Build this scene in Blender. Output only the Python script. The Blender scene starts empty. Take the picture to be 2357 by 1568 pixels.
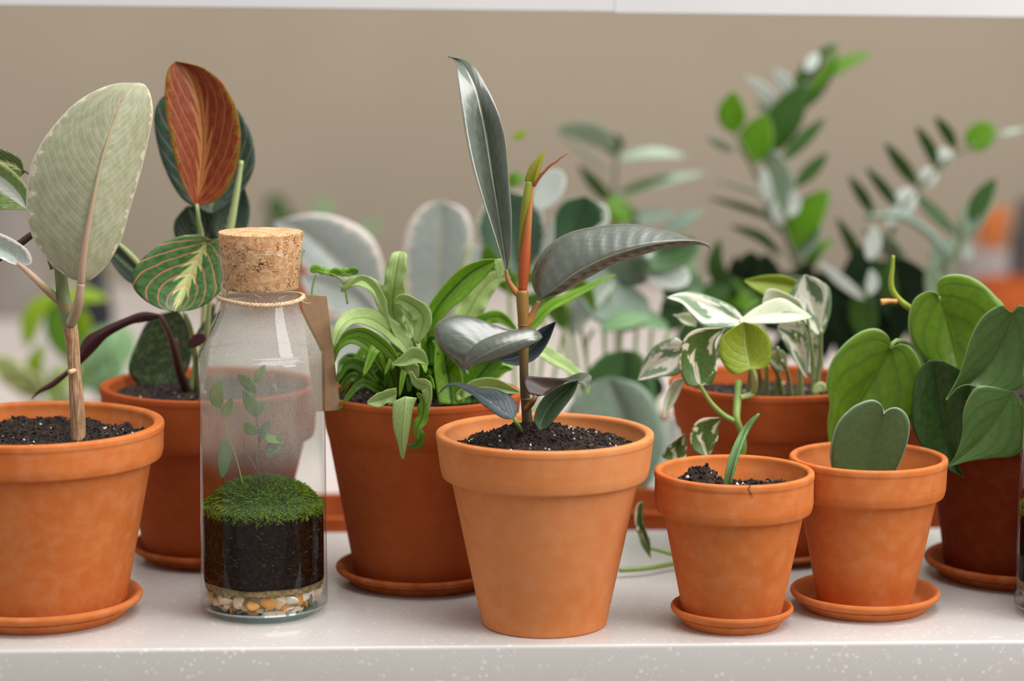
import bpy, bmesh, math, random
from mathutils import Vector as V, Matrix, noise as mn
PI = math.pi
S = bpy.context.scene
C = S.collection
rnd = random.Random(7)

# ------------------------------------------------------------------ camera
FPX = 5565.0; CAMH = 0.45; YAW = 0.045; PITCH = math.atan(834 / FPX); ROLL = 0.003
_F = V((math.sin(YAW) * math.cos(PITCH), math.cos(YAW) * math.cos(PITCH), -math.sin(PITCH)))
_R0 = V((math.cos(YAW), -math.sin(YAW), 0)); _U0 = _R0.cross(_F)
_R = _R0 * math.cos(ROLL) + _U0 * math.sin(ROLL); _U = _U0 * math.cos(ROLL) - _R0 * math.sin(ROLL)
EYE = V((0, 0, CAMH))
cd = bpy.data.cameras.new('camera'); co = bpy.data.objects.new('camera', cd); C.objects.link(co)
co.matrix_world = Matrix(((_R.x, _U.x, -_F.x, 0), (_R.y, _U.y, -_F.y, 0), (_R.z, _U.z, -_F.z, CAMH), (0, 0, 0, 1)))
cd.sensor_width = 36; cd.lens = FPX * 36 / 2357; cd.clip_start = .05; cd.clip_end = 50
cd.dof.use_dof = True; cd.dof.focus_distance = 1.70; cd.dof.aperture_fstop = 3.1
S.camera = co

def ray(px, py): return _F * FPX + _R * (px - 1178.5) - _U * (py - 784)
def at(px, py, Y):                     # the point of the room at depth Y seen at this place
    d = ray(px, py); return EYE + d * (Y / d.y)
def onto(px, py, z=0.0):               # the point on a horizontal surface
    d = ray(px, py); return EYE + d * ((z - CAMH) / d.z)
def mpp(p): return (p - EYE).dot(_F) / FPX     # metres per pixel at a point

# ------------------------------------------------------------------ objects
def empty(name, label, cat, loc, group=None):
    o = bpy.data.objects.new(name, None); C.objects.link(o); o.location = loc; o.empty_display_size = .02
    o['label'] = label; o['category'] = cat
    if group: o['group'] = group
    return o
def mesh(name, vs, fs, mats, parent=None, uv=None, smooth=True, label=None, mi=None):
    off = V((0, 0, 0)); p = parent
    while p is not None: off = off + V(p.location); p = p.parent
    me = bpy.data.meshes.new(name)
    me.from_pydata([tuple(V(v) - off) for v in vs], [], fs); 
    if not isinstance(mats, (list, tuple)): mats = [mats]
    for m in mats: me.materials.append(m)
    if uv is not None:
        ul = me.uv_layers.new(name='UVMap')
        for l in me.loops: ul.data[l.index].uv = uv[l.vertex_index]
    me.polygons.foreach_set('use_smooth', [smooth] * len(me.polygons))
    if mi: me.polygons.foreach_set('material_index', mi)
    me.update()
    o = bpy.data.objects.new(name, me); C.objects.link(o)
    if parent is not None: o.parent = parent
    if label: o['label'] = label
    return o
def tag(o, label, cat, group=None, kind=None):
    if label: o['label'] = label
    if cat: o['category'] = cat
    if group: o['group'] = group
    if kind: o['kind'] = kind
    return o
def loc_top(o, loc):                    # move a top-level mesh's origin to loc
    loc = V(loc)
    for v in o.data.vertices: v.co -= loc
    o.location = loc
    return o

# ------------------------------------------------------------------ shapes
def cr(pts, n):
    """Catmull-Rom through pts (tuples of any size), n samples by chord length"""
    P = [tuple(map(float, p)) for p in pts]
    k = len(P[0])
    if len(P) == 2:
        return [tuple(P[0][j] + (P[1][j] - P[0][j]) * i / (n - 1) for j in range(k)) for i in range(n)]
    d = [0]
    for a, b in zip(P, P[1:]): d.append(d[-1] + max(1e-6, math.dist(a, b)) )
    E0 = tuple(2 * P[0][j] - P[1][j] for j in range(k)); E1 = tuple(2 * P[-1][j] - P[-2][j] for j in range(k))
    Q = [E0] + P + [E1]; out = []
    for i in range(n):
        s = d[-1] * i / (n - 1); g = 0
        while g < len(P) - 2 and s > d[g + 1]: g += 1
        t = (s - d[g]) / (d[g + 1] - d[g]); t = min(1, max(0, t))
        a, b, c, e = Q[g], Q[g + 1], Q[g + 2], Q[g + 3]
        out.append(tuple(.5 * (2 * b[j] + (c[j] - a[j]) * t + (2 * a[j] - 5 * b[j] + 4 * c[j] - e[j]) * t * t + (3 * b[j] - a[j] - 3 * c[j] + e[j]) * t ** 3) for j in range(k)))
    return out
def tube_geo(P, Rr, seg=10, cap=True):
    vs, fs = [], []
    n = len(P); up = V((0.3, 1, 0.1)).normalized(); prev = None
    for i in range(n):
        t = (P[min(i + 1, n - 1)] - P[max(i - 1, 0)])
        if t.length < 1e-9: t = V((0, 0, 1))
        t.normalize()
        a = (prev if prev is not None else up); a = a - t * a.dot(t)
        if a.length < 1e-6: a = V((1, 0, 0)) - t * t.x
        a.normalize(); prev = a; b = t.cross(a)
        for k in range(seg):
            an = 2 * PI * k / seg
            vs.append(P[i] + (a * math.cos(an) + b * math.sin(an)) * Rr[i])
    for i in range(n - 1):
        for k in range(seg):
            fs.append((i * seg + k, i * seg + (k + 1) % seg, (i + 1) * seg + (k + 1) % seg, (i + 1) * seg + k))
    if cap:
        fs.append(tuple(range(seg - 1, -1, -1))); fs.append(tuple((n - 1) * seg + k for k in range(seg)))
    return vs, fs
def pix3(pts, Y):
    """(px, py[, away cm]) -> room points"""
    return [at(p[0], p[1], Y + (p[2] * .01 if len(p) > 2 else 0)) for p in pts]
def stem(name, Y, pts, r, mat, parent, n=24, seg=10, label=None):
    """pts (px,py[,cm]); r px radius or list"""
    W = pix3(pts, Y); W = [V(q) for q in cr([tuple(w) for w in W], n)]
    rr = r if isinstance(r, (list, tuple)) else [r, r]
    rs = [q[0] for q in cr([(x, i) for i, x in enumerate(rr)], n)] if len(rr) > 1 else [rr[0]] * n
    rs = [max(.2, x) * mpp(w) for x, w in zip(rs, W)]
    vs, fs = tube_geo(W, rs, seg)
    uv = [(k / seg, i / (n - 1)) for i in range(n) for k in range(seg)]
    return mesh(name, vs, fs, mat, parent, uv=uv, label=label)
def grid_leaf(name, L, M, R, mats, parent, m=9, bulge=.0, ruffle=0., rf=9, label=None, thick=.0005, vein=0., nv=11, vc=.45):
    """L, M, R: equal lists of room points (left edge, midrib, right edge)"""
    n = len(L); vs = []; uv = []
    h = (m - 1) // 2
    for i in range(n):
        v = i / (n - 1)
        for k in range(m):
            u = (k - h) / h
            E = L[i] if u < 0 else R[i]
            p = M[i].lerp(E, abs(u))
            vs.append(p); uv.append((u * .5 + .5, v))
    # normals by cross product of grid
    base = [V(p) for p in vs]
    nav = V((0, 0, 0)); N = []
    for i in range(n):
        for k in range(m):
            a = base[min(i + 1, n - 1) * m + k] - base[max(i - 1, 0) * m + k]
            b = base[i * m + min(k + 1, m - 1)] - base[i * m + max(k - 1, 0)]
            c = b.cross(a); N.append(c.normalized() if c.length > 1e-12 else V((0, 0, 0))); nav += c
    ctr = sum(base, V((0, 0, 0))) / len(base)
    sgn = 1 if nav.dot(EYE - ctr) > 0 else -1
    for i in range(n):
        v = i / (n - 1)
        for k in range(m):
            u = (k - h) / h; j = i * m + k
            w = (L[i] - R[i]).length * .5
            off = bulge * w * (1 - (2 * abs(u) - 1) ** 2)
            if ruffle: off += ruffle * w * abs(u) ** 2 * math.sin(v * rf * 2 * PI + (1.3 if u > 0 else 0)) * math.sin(PI * v)
            if vein: off += vein * w * math.cos(2 * PI * nv * (v - vc * abs(u) ** 1.2)) * math.sin(PI * min(1, abs(u) * 1.05)) * .5
            vs[j] = base[j] + N[j] * sgn * off
    fs = []
    for i in range(n - 1):
        for k in range(m - 1):
            q = (i * m + k, i * m + k + 1, (i + 1) * m + k + 1, (i + 1) * m + k)
            fs.append(q if sgn > 0 else q[::-1])
    o = mesh(name, vs, fs, mats if isinstance(mats, (list, tuple)) else [mats], parent, uv=uv, label=label)
    md = o.modifiers.new('thickness', 'SOLIDIFY'); md.thickness = thick; md.offset = -1
    md.material_offset = 1 if isinstance(mats, (list, tuple)) and len(mats) > 1 else 0
    return o
def leafo(parent, Y, L, M, R, mats, n=40, m=13, dl=0., dm=0., dr=0., db=0., dt=0., name='leaf', **kw):
    """a leaf from its two edges and midrib (px,py[,cm]); dl/dm/dr: cm away, db/dt: cm away at base and tip"""
    def go(P, d):
        P = [(p[0], p[1], p[2] if len(p) > 2 else 0) for p in P]
        Q = cr(P, n); out = []
        for i, q in enumerate(Q):
            t = i / (n - 1)
            out.append(at(q[0], q[1], Y + .01 * (q[2] + db + (dt - db) * t + d * math.sin(PI * t) ** .6)))
        return out
    return grid_leaf(name, go(L, dl), go(M, dm), go(R, dr), mats, parent, m=m, **kw)
PROF = {
 'ell': lambda v: math.sin(PI * v ** .9) ** .75,
 'lance': lambda v: (v ** .55 * (1 - v) ** .8) / .53,
 'obov': lambda v: math.sin(PI * v ** 1.35) ** .7,
 'heart': lambda v: min(1, (v * 7) ** .5) * (1 - v ** 1.8) ** .9,
 'round': lambda v: max(0, 1 - (2 * v - 1) ** 2) ** .5,
 'strap': lambda v: min(1, (v * 2.2 + .25)) * (1 - v ** 4) ** .7,
 'blunt': lambda v: min(1, .35 + v * 1.6) * (1 - v ** 16) ** .6 * (1 + .05 * math.sin(v * 40)),
 'droplet': lambda v: math.sin(PI * v ** .62) ** .9,
}
def leafm(parent, Y, pts, hw, mats, prof='ell', roll=0., fold=.0, n=22, m=7, name='leaf', **kw):
    """a leaf grown along its midrib pts (px,py[,cm]); hw true half width in px, roll = turn about the midrib (deg)"""
    W = [V(q) for q in cr([tuple(w) for w in pix3(pts, Y)], n)]
    L, R = [], []; f = PROF[prof]; rad = math.radians(roll)
    for i, w in enumerate(W):
        t = (W[min(i + 1, n - 1)] - W[max(i - 1, 0)]).normalized()
        vw = (EYE - w).normalized(); s = t.cross(vw)
        if s.length < 1e-5: s = V((1, 0, 0))
        s.normalize(); nrm = s.cross(t)
        s2 = s * math.cos(rad) + nrm * math.sin(rad); n2 = s2.cross(t)
        h = hw * mpp(w) * max(.015, f(i / (n - 1)))
        L.append(w - s2 * h + n2 * h * fold); R.append(w + s2 * h + n2 * h * fold)
    return grid_leaf(name, L, W, R, mats, parent, m=m, **kw)
def fillet(P, seg=4):
    """P: (r, z[, fillet]) -> rounded polyline"""
    out = []
    for i, p in enumerate(P):
        fr = p[2] if len(p) > 2 else 0
        if fr and 0 < i < len(P) - 1:
            a = V((P[i - 1][0], P[i - 1][1])); b = V((p[0], p[1])); c = V((P[i + 1][0], P[i + 1][1]))
            da = (a - b); dc = (c - b); k = min(fr, da.length * .49, dc.length * .49)
            A = b + da.normalized() * k; D = b + dc.normalized() * k
            for s in range(seg + 1):
                t = s / seg; q = A * (1 - t) ** 2 + b * 2 * t * (1 - t) + D * t * t
                out.append((q.x, q.y))
        else: out.append((p[0], p[1]))
    return out
def lathe_geo(P, c, seg=96, a0=0.):
    vs, fs = [], []; n = len(P); c = V(c)
    for r, z in P:
        for k in range(seg):
            an = a0 + 2 * PI * k / seg
            vs.append(c + V((r * math.cos(an), r * math.sin(an), z)))
    for i in range(n - 1):
        for k in range(seg):
            k2 = (k + 1) % seg
            fs.append((i * seg + k, i * seg + k2, (i + 1) * seg + k2, (i + 1) * seg + k))
    return vs, fs
def box_geo(x0, x1, y0, y1, z0, z1):
    vs = [(x, y, z) for z in (z0, z1) for y in (y0, y1) for x in (x0, x1)]
    return vs, [(0, 2, 3, 1), (4, 5, 7, 6), (0, 1, 5, 4), (2, 6, 7, 3), (0, 4, 6, 2), (1, 3, 7, 5)]
def bevel(o, w, s=3):
    md = o.modifiers.new('bevel', 'BEVEL'); md.width = w; md.segments = s; md.limit_method = 'ANGLE'
    return o

# ------------------------------------------------------------------ materials
def srgb(r, g, b):
    f = lambda c: (c / 255 / 12.92) if c / 255 <= .04045 else ((c / 255 + .055) / 1.055) ** 2.4
    return (f(r), f(g), f(b), 1)
class N:
    """a node socket with arithmetic"""
    def __init__(s, nt, k): s.nt = nt; s.k = k
    def _m(s, op, b=None, rev=False):
        nd = s.nt.nodes.new('ShaderNodeMath'); nd.operation = op
        ab = (b, s) if rev else (s, b)
        for i, x in enumerate(ab):
            if x is None: continue
            if isinstance(x, N): s.nt.links.new(x.k, nd.inputs[i])
            else: nd.inputs[i].default_value = x
        return N(s.nt, nd.outputs[0])
    def __add__(s, b): return s._m('ADD', b)
    __radd__ = __add__
    def __sub__(s, b): return s._m('SUBTRACT', b)
    def __rsub__(s, b): return s._m('SUBTRACT', b, True)
    def __mul__(s, b): return s._m('MULTIPLY', b)
    __rmul__ = __mul__
    def __truediv__(s, b): return s._m('DIVIDE', b)
    def pow(s, b): return s._m('POWER', b)
    def abs(s): return s._m('ABSOLUTE')
    def frac(s): return s._m('FRACT')
    def sin(s): return s._m('SINE')
    def max(s, b): return s._m('MAXIMUM', b)
    def min(s, b): return s._m('MINIMUM', b)
    def step(s, a, b):                   # smooth 0..1 between a and b
        nd = s.nt.nodes.new('ShaderNodeMapRange'); nd.interpolation_type = 'SMOOTHSTEP'
        s.nt.links.new(s.k, nd.inputs[0])
        for i, x in ((1, a), (2, b)):
            if isinstance(x, N): s.nt.links.new(x.k, nd.inputs[i])
            else: nd.inputs[i].default_value = x
        return N(s.nt, nd.outputs[0])
class Mat:
    def __init__(s, name):
        s.m = bpy.data.materials.new(name); s.m.use_nodes = True; s.nt = s.m.node_tree
        s.b = s.nt.nodes['Principled BSDF']; s.out = s.nt.nodes['Material Output']
    def node(s, t, **kw):
        n = s.nt.nodes.new(t)
        for k, v in kw.items(): setattr(n, k, v)
        return n
    def tc(s, which='Object'): return s.node('ShaderNodeTexCoord').outputs[which]
    def sep(s, sock):
        n = s.node('ShaderNodeSeparateXYZ'); s.nt.links.new(sock, n.inputs[0]); return [N(s.nt, o) for o in n.outputs]
    def noise(s, vec, scale, detail=3, rough=.55, dist=0):
        n = s.node('ShaderNodeTexNoise'); s.nt.links.new(vec, n.inputs['Vector'])
        n.inputs['Scale'].default_value = scale; n.inputs['Detail'].default_value = detail; n.inputs['Roughness'].default_value = rough; n.inputs['Distortion'].default_value = dist
        return N(s.nt, n.outputs['Fac'])
    def voro(s, vec, scale, feature='F1', out='Distance', rand=1):
        n = s.node('ShaderNodeTexVoronoi', feature=feature); s.nt.links.new(vec, n.inputs['Vector']); n.inputs['Scale'].default_value = scale; n.inputs['Randomness'].default_value = rand
        return N(s.nt, n.outputs[out])
    def scale(s, vec, v):
        n = s.node('ShaderNodeMapping'); s.nt.links.new(vec, n.inputs[0]); n.inputs['Scale'].default_value = v; return n.outputs[0]
    def col(s, c):
        if isinstance(c, N): return c
        n = s.node('ShaderNodeRGB'); n.outputs[0].default_value = c; return N(s.nt, n.outputs[0])
    def mix(s, f, a, b, mode='MIX'):
        n = s.node('ShaderNodeMix', data_type='RGBA', blend_type=mode)
        for i, x in ((0, f), (6, a), (7, b)):
            if isinstance(x, N): s.nt.links.new(x.k, n.inputs[i])
            else: n.inputs[i].default_value = x
        return N(s.nt, n.outputs[2])
    def set(s, **kw):
        for k, v in kw.items():
            i = s.b.inputs[k.replace('_', ' ')]
            if isinstance(v, N): s.nt.links.new(v.k, i)
            else: i.default_value = v
        return s
    def bump(s, h, strength=.3, dist=.001):
        n = s.node('ShaderNodeBump'); n.inputs['Strength'].default_value = strength; n.inputs['Distance'].default_value = dist
        s.nt.links.new(h.k, n.inputs['Height']); s.nt.links.new(n.outputs[0], s.b.inputs['Normal']); return s

def terracotta(name, c, c2, pale=.5, dark=None):
    M = Mat(name); o = M.tc()
    a = M.noise(o, 14, 4); b = M.noise(o, 90, 3); g = M.noise(o, 900, 2)
    f = M.noise(o, 26, 6, .7)
    col = M.mix(a.step(.3, .75), c, c2)
    col = M.mix(b.step(.35, .8) * (.05 if dark else .22), col, srgb(226, 165, 122))
    col = M.mix(f.step(.66, .8) * pale, col, srgb(228, 188, 155))
    if dark: col = M.mix(M.noise(o, 9, 3).step(.4, .75) * .3, col, dark)
    sp = M.voro(o, 260)
    col = M.mix((sp.step(.16, .06)) * M.noise(o, 40).step(.55, .7) * .6, col, srgb(70, 35, 20))
    M.set(Base_Color=col, Roughness=.82); M.b.inputs['Specular IOR Level'].default_value = .08
    M.bump(g * .5 + b * .5 + f * .4 + M.noise(M.scale(o, (2, 2, 420)), 1, 3) * .9, .2, .0006); return M.m

def leaf_mat(name, base, base2=None, vein=None, nv=11, vc=.45, vw=.1, mid=None, mw=.045, edge=None, ew=.12, en=.3,
             patch=None, pw=.16, blot=None, bt=.5, bs=(3, 2), rough=.38, spec=.5, trans=.18, bumpv=.25, ns=6, coat=0, veinamt=1., tcol=None, rim=None, splash=None):
    M = Mat(name); uv = M.tc('UV'); X, Y_, Z_ = M.sep(uv)
    U = X * 2 - 1; au = U.abs(); v = Y_
    o = M.tc()
    ph = (v - au.pow(1.2) * vc) * nv
    wob = M.noise(uv, 5, 2) * .5
    tri = ((ph + wob).frac() - .5).abs() * 2     # 1 on the vein
    col = M.mix(M.noise(M.scale(uv, (2.2, 3, 1)), ns, 4).step(.3, .7), base, base2 or base)
    if blot:
        bl = M.noise(M.scale(uv, (bs[0], bs[1], 1)), 1.6, 3, .5, .6)
        col = M.mix(bl.step(bt - .015, bt + .015), col, blot)
    if patch:                                    # feathered centre
        saw = (ph * 1.0).frac()
        col = M.mix((au - saw * pw - .05 - M.noise(uv, 30) * .05).step(.02, -.02) * v.step(.02, .1), col, patch)
    if edge:
        en_ = M.noise(M.scale(uv, (1.5, 9, 1)), 2.2, 4, .65)
        thr = 1 - ew - (en_ - .5) * en * 2
        col = M.mix((au - thr).step(-.02, .03), col, edge)
    if splash: col = M.mix(M.noise(M.scale(uv, (6, 14, 1)), 1, 3).step(.62, .66) * .8, col, splash)
    if vein: col = M.mix(tri.step(1 - vw, 1 - vw * .3) * veinamt * au.step(.0, .06), col, vein)
    if mid: col = M.mix(au.step(mw, mw * .5), col, mid)
    if rim: col = M.mix(au.step(.955, .985), col, rim)
    M.set(Base_Color=col, Roughness=M.noise(o, 60, 2) * .16 + (rough - .08)); M.b.inputs['Specular IOR Level'].default_value = spec
    if coat: M.set(Coat_Weight=coat, Coat_Roughness=.3, Coat_IOR=1.9)
    h = tri.step(1 - .5, 1) * -.6 + au.step(.0, .12) * .9 + M.noise(o, 260, 3) * .25
    M.bump(h, bumpv, .0012)
    if trans:
        t = M.node('ShaderNodeBsdfTranslucent'); x = M.node('ShaderNodeMixShader'); x.inputs[0].default_value = trans
        tc_ = M.mix(.6, col, tcol) if tcol else col
        M.nt.links.new(tc_.k, t.inputs[0]); M.nt.links.new(M.b.outputs[0], x.inputs[1]); M.nt.links.new(t.outputs[0], x.inputs[2]); M.nt.links.new(x.outputs[0], M.out.inputs[0])
    return M.m
def plain(name, c, c2=None, rough=.5, ns=20, spec=.5, bump=0, trans=0, dist=.001):
    M = Mat(name); o = M.tc()
    n = M.noise(o, ns, 4)
    M.set(Base_Color=M.mix(n.step(.3, .7), c, c2 or c), Roughness=rough); M.b.inputs['Specular IOR Level'].default_value = spec
    if bump: M.bump(M.noise(o, ns * 6, 3), bump, dist)
    return M.m
WORLD, KEY, TOP, EXPO = 0.74, 60, 66, 0.14
# ------------------------------------------------------------------ the palette
TC_A = terracotta('terracotta_fresh', srgb(214, 138, 86), srgb(203, 120, 66))
TC_B = terracotta('terracotta_orange', srgb(201, 114, 58), srgb(188, 99, 46))
TC_W = terracotta('terracotta_shaded', srgb(160, 75, 34), srgb(172, 86, 42), .04, srgb(136, 58, 24))  # back-row clay: shade behind the front pots put into a darker colour
TC_D = terracotta('terracotta_deep_shaded', srgb(112, 42, 16), srgb(122, 49, 20), .02, srgb(100, 36, 12))  # deepest tone of the back-row shade, put into the clay colour
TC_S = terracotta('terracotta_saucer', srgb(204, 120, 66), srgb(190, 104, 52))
TC_T = terracotta('terracotta_saucer_shaded', srgb(164, 80, 34), srgb(144, 64, 24), .25)  # saucer colour darkened along with the shaded back-row pots
def soil_mat():
    M = Mat('potting_soil'); o = M.tc()
    n = M.noise(o, 220, 5, .7); sp = M.voro(o, 330, out='Distance'); sc = M.voro(o, 330, out='Color')
    col = M.mix(n.step(.35, .75), srgb(26, 17, 13), srgb(70, 50, 38))
    col = M.mix((sp.step(.2, .1)) * M.noise(o, 90).step(.6, .66), col, srgb(225, 222, 212))
    M.set(Base_Color=col, Roughness=.95); M.bump(n + M.noise(o, 700, 3) * .5, .9, .002); return M.m
SOIL = soil_mat()
SOIL2 = plain('bottle_soil', srgb(13, 8, 6), srgb(40, 24, 16), 1., 300, .0, .8)
PERL = plain('perlite', srgb(226, 222, 214), srgb(205, 200, 190), .8)
def quartz():
    M = Mat('speckled_quartz'); o = M.tc()
    a = M.voro(o, 190); c = M.voro(o, 190, out='Color'); b = M.voro(o, 420); d = M.voro(o, 130)
    sz = M.noise(o, 60, 2)
    col = M.mix(M.noise(o, 8, 3), srgb(200, 196, 192), srgb(194, 189, 186))
    col = M.mix(a.step(.34, .2) * sz.step(.42, .6), col, srgb(217, 211, 208))
    col = M.mix(b.step(.3, .15) * M.noise(o, 33).step(.5, .62) * .7, col, srgb(215, 209, 206))
    col = M.mix(d.step(.085, .05) * M.noise(o, 25).step(.56, .62) * .6, col, srgb(168, 128, 96))
    M.set(Base_Color=col, Roughness=.3); M.b.inputs['Specular IOR Level'].default_value = .5; M.set(Coat_Weight=.15, Coat_Roughness=.12); return M.m
QUARTZ = quartz()
WALLM = plain('beige_plaster', srgb(184, 170, 150), srgb(180, 166, 147), .9, 3, .2)
TABLEM = plain('pale_tabletop', srgb(225, 214, 208), srgb(219, 207, 201), .5, 5)
TRIM = plain('white_painted_trim', srgb(214, 211, 211), srgb(208, 206, 206), .55, 6)
WHITE = plain('white_painted_board', srgb(236, 233, 233), srgb(231, 229, 229), .55, 6)
FLOORM = plain('grey_brown_floor', srgb(150, 138, 126), srgb(140, 128, 116), .6, 4)

# plants
g = srgb
RUB = leaf_mat('burgundy_rubber_leaf', g(78, 86, 70), g(62, 70, 56), nv=15, vc=.15, mid=g(140, 130, 98), mw=.03, rough=.26, spec=.6, coat=.8, trans=.03, bumpv=.12, rim=g(120, 116, 88))
RUBU = leaf_mat('burgundy_rubber_leaf_underside', g(58, 34, 24), g(70, 44, 30), vein=g(90, 60, 40), nv=15, mid=g(120, 70, 40), rough=.5, trans=.03)
def twisted():
    M = Mat('twisted_rubber_leaf'); X, v, z = M.sep(M.tc('UV')); f = v.step(.5, .62)
    M.set(Base_Color=M.mix(f, M.mix(M.noise(M.tc(), 60), g(44, 24, 14), g(62, 36, 22)), g(82, 88, 72)), Roughness=.4); return M.m
TWIST = twisted()
RUB_G = leaf_mat('dark_rubber_leaf', g(52, 72, 44), g(66, 86, 58), vein=g(80, 100, 72), nv=13, vw=.2, veinamt=.4, mid=g(110, 120, 90), mw=.03, rough=.4, trans=.08)
RUB_B = leaf_mat('bluish_rubber_leaf', g(74, 88, 90), g(58, 70, 74), vein=g(104, 120, 126), nv=9, vw=.2, veinamt=.5, mid=g(128, 138, 138), mw=.04, rough=.36, spec=.5, trans=.03, bumpv=.4)
TIN = leaf_mat('pale_variegated_rubber_leaf', g(174, 175, 138), g(198, 198, 168), vein=g(196, 196, 166), nv=24, vc=.3, vw=.8, veinamt=.3, rim=g(240, 232, 212), mid=g(196, 160, 130), mw=.035, edge=g(240, 230, 208), ew=.05, en=.36, splash=None,  rough=.45, trans=.3, bumpv=.15)
TINB = leaf_mat('grey_white_rubber_leaf', g(166, 176, 170), g(186, 194, 188), vein=g(190, 200, 192), nv=13, vw=.3, veinamt=.3, mid=g(196, 196, 160), mw=.04, edge=g(238, 228, 218), ew=.17, en=.35, rough=.36, trans=.12)
MAR_U = leaf_mat('red_underside_maranta_leaf', g(162, 78, 18), g(132, 52, 22), vein=g(206, 106, 78), nv=5.5, vc=.7, vw=.16, mid=g(150, 84, 40), mw=.03, patch=g(206, 138, 78), pw=.22, edge=g(146, 112, 16), ew=.1, en=.4, rough=.45, trans=.3, bumpv=.2)
MAR = leaf_mat('red_veined_maranta_leaf', g(50, 92, 36), g(88, 128, 70), vein=g(226, 134, 120), nv=6, vc=.55, vw=.15, patch=g(196, 208, 138), pw=.2, mid=g(206, 170, 130), mw=.02, rough=.4, trans=.12)
MAR_D = leaf_mat('dark_maranta_leaf', g(40, 66, 52), g(60, 88, 70), vein=g(150, 120, 118), nv=8, vc=.55, vw=.12, patch=g(120, 150, 110), pw=.15, rough=.42, trans=.1)
MAR_V = leaf_mat('maroon_maranta_leaf', g(82, 26, 34), g(58, 20, 26), mid=g(40, 34, 30), mw=.1, rough=.45, trans=.1)
MAR_S = leaf_mat('speckled_maranta_leaf', g(66, 84, 50), g(46, 62, 40), blot=g(90, 108, 62), bt=.55, bs=(9, 9), rough=.5, trans=.15)
FERN = leaf_mat('bright_fern_leaf', g(116, 164, 32), g(140, 184, 60), mid=g(70, 116, 18), mw=.14, rough=.42, trans=.3, tcol=g(140, 200, 30), nv=24)
FERN_D = leaf_mat('dark_fern_leaf', g(78, 124, 26), g(100, 146, 44), mid=g(52, 90, 20), mw=.12, rough=.4, trans=.25, tcol=g(110, 170, 30), nv=24)
FERN_P = leaf_mat('pale_fern_leaf', g(190, 210, 146), g(168, 196, 112), mid=g(134, 170, 76), mw=.08, rough=.4, trans=.3, nv=24)
POT_V = leaf_mat('white_and_green_pothos_leaf', g(226, 224, 206), g(236, 234, 220), blot=g(116, 142, 104), bt=.475, bs=(2.1, 1.2), mid=g(214, 218, 190), mw=.03, rough=.38, trans=.2, vein=g(200, 208, 180), nv=7, veinamt=.3)
POT_W = leaf_mat('white_pothos_leaf', g(228, 230, 206), g(216, 224, 190), blot=g(160, 182, 130), bt=.6, bs=(3, 1.5), mid=g(236, 238, 220), mw=.04, rough=.4, trans=.2)
POT_G = leaf_mat('lime_pothos_leaf', g(146, 166, 40), g(160, 178, 56), blot=g(196, 206, 130), bt=.66, bs=(3, 2), mid=g(206, 214, 150), mw=.035, vein=g(180, 196, 100), nv=6, veinamt=.5, rough=.42, trans=.3)
POT_D = leaf_mat('dark_and_cream_pothos_leaf', g(74, 104, 42), g(92, 122, 58), blot=g(232, 222, 196), bt=.512, bs=(1.9, 1.1), mid=g(90, 112, 48), mw=.03, rough=.4, trans=.15)
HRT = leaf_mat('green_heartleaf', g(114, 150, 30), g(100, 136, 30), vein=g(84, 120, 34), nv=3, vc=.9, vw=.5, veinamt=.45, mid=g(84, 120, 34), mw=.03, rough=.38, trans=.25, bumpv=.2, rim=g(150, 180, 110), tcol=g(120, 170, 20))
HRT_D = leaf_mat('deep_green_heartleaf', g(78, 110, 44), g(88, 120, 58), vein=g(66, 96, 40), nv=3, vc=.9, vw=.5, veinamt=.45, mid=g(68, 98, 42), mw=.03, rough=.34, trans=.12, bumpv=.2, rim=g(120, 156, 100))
HOYA = leaf_mat('dark_hoya_leaf', g(66, 84, 42), g(74, 92, 52), mid=g(66, 86, 46), rough=.42, trans=.03, bumpv=.05, vein=None, rim=g(128, 150, 124))
ALOE = leaf_mat('slim_succulent_leaf', g(112, 150, 92), g(96, 134, 76), blot=g(66, 98, 54), bt=.56, bs=(1.2, .6), rough=.4, trans=.05, bumpv=.05)
ZZ_L = leaf_mat('bright_zz_leaf', g(100, 150, 12), g(86, 134, 16), mid=g(120, 160, 40), mw=.04, rough=.3, trans=.3, tcol=g(120, 190, 10))
ZZ_D = leaf_mat('dark_zz_leaf', g(54, 90, 22), g(42, 76, 22), mid=g(60, 100, 44), mw=.04, rough=.26, trans=.1)
ZZ_P = leaf_mat('sheen_tinted_zz_leaf', g(136, 158, 128), g(152, 172, 146), mid=g(140, 160, 140), mw=.05, rough=.22, spec=.8, trans=.1)  # pale leaf colour carries the glossy sheen
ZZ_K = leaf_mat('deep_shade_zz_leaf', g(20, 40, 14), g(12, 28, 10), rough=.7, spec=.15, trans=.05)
PIL = leaf_mat('round_pilea_leaf', g(58, 92, 44), g(70, 104, 58), rough=.34, trans=.1, mid=g(80, 116, 80))
PIL_B = leaf_mat('bluish_round_leaf', g(118, 140, 120), g(132, 152, 134), mid=g(146, 164, 146), mw=.03, rough=.36, trans=.1)
PIL_W = leaf_mat('pale_leaf_and_highlight', g(206, 216, 206), g(216, 224, 216), rough=.36, trans=.15)  # pale leaves, and the painted white highlights on the zz plants
LIME = leaf_mat('lime_leaf', g(160, 186, 34), g(140, 172, 30), mid=g(110, 150, 20), mw=.06, rough=.45, trans=.35, tcol=g(180, 220, 10))
CREAM = leaf_mat('cream_and_green_leaf', g(196, 208, 130), g(150, 182, 100), edge=g(226, 226, 180), ew=.25, en=.5, rough=.45, trans=.3)
MINT = leaf_mat('soft_green_leaf', g(130, 172, 116), g(150, 188, 140), mid=g(110, 150, 100), rough=.45, trans=.25)
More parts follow.
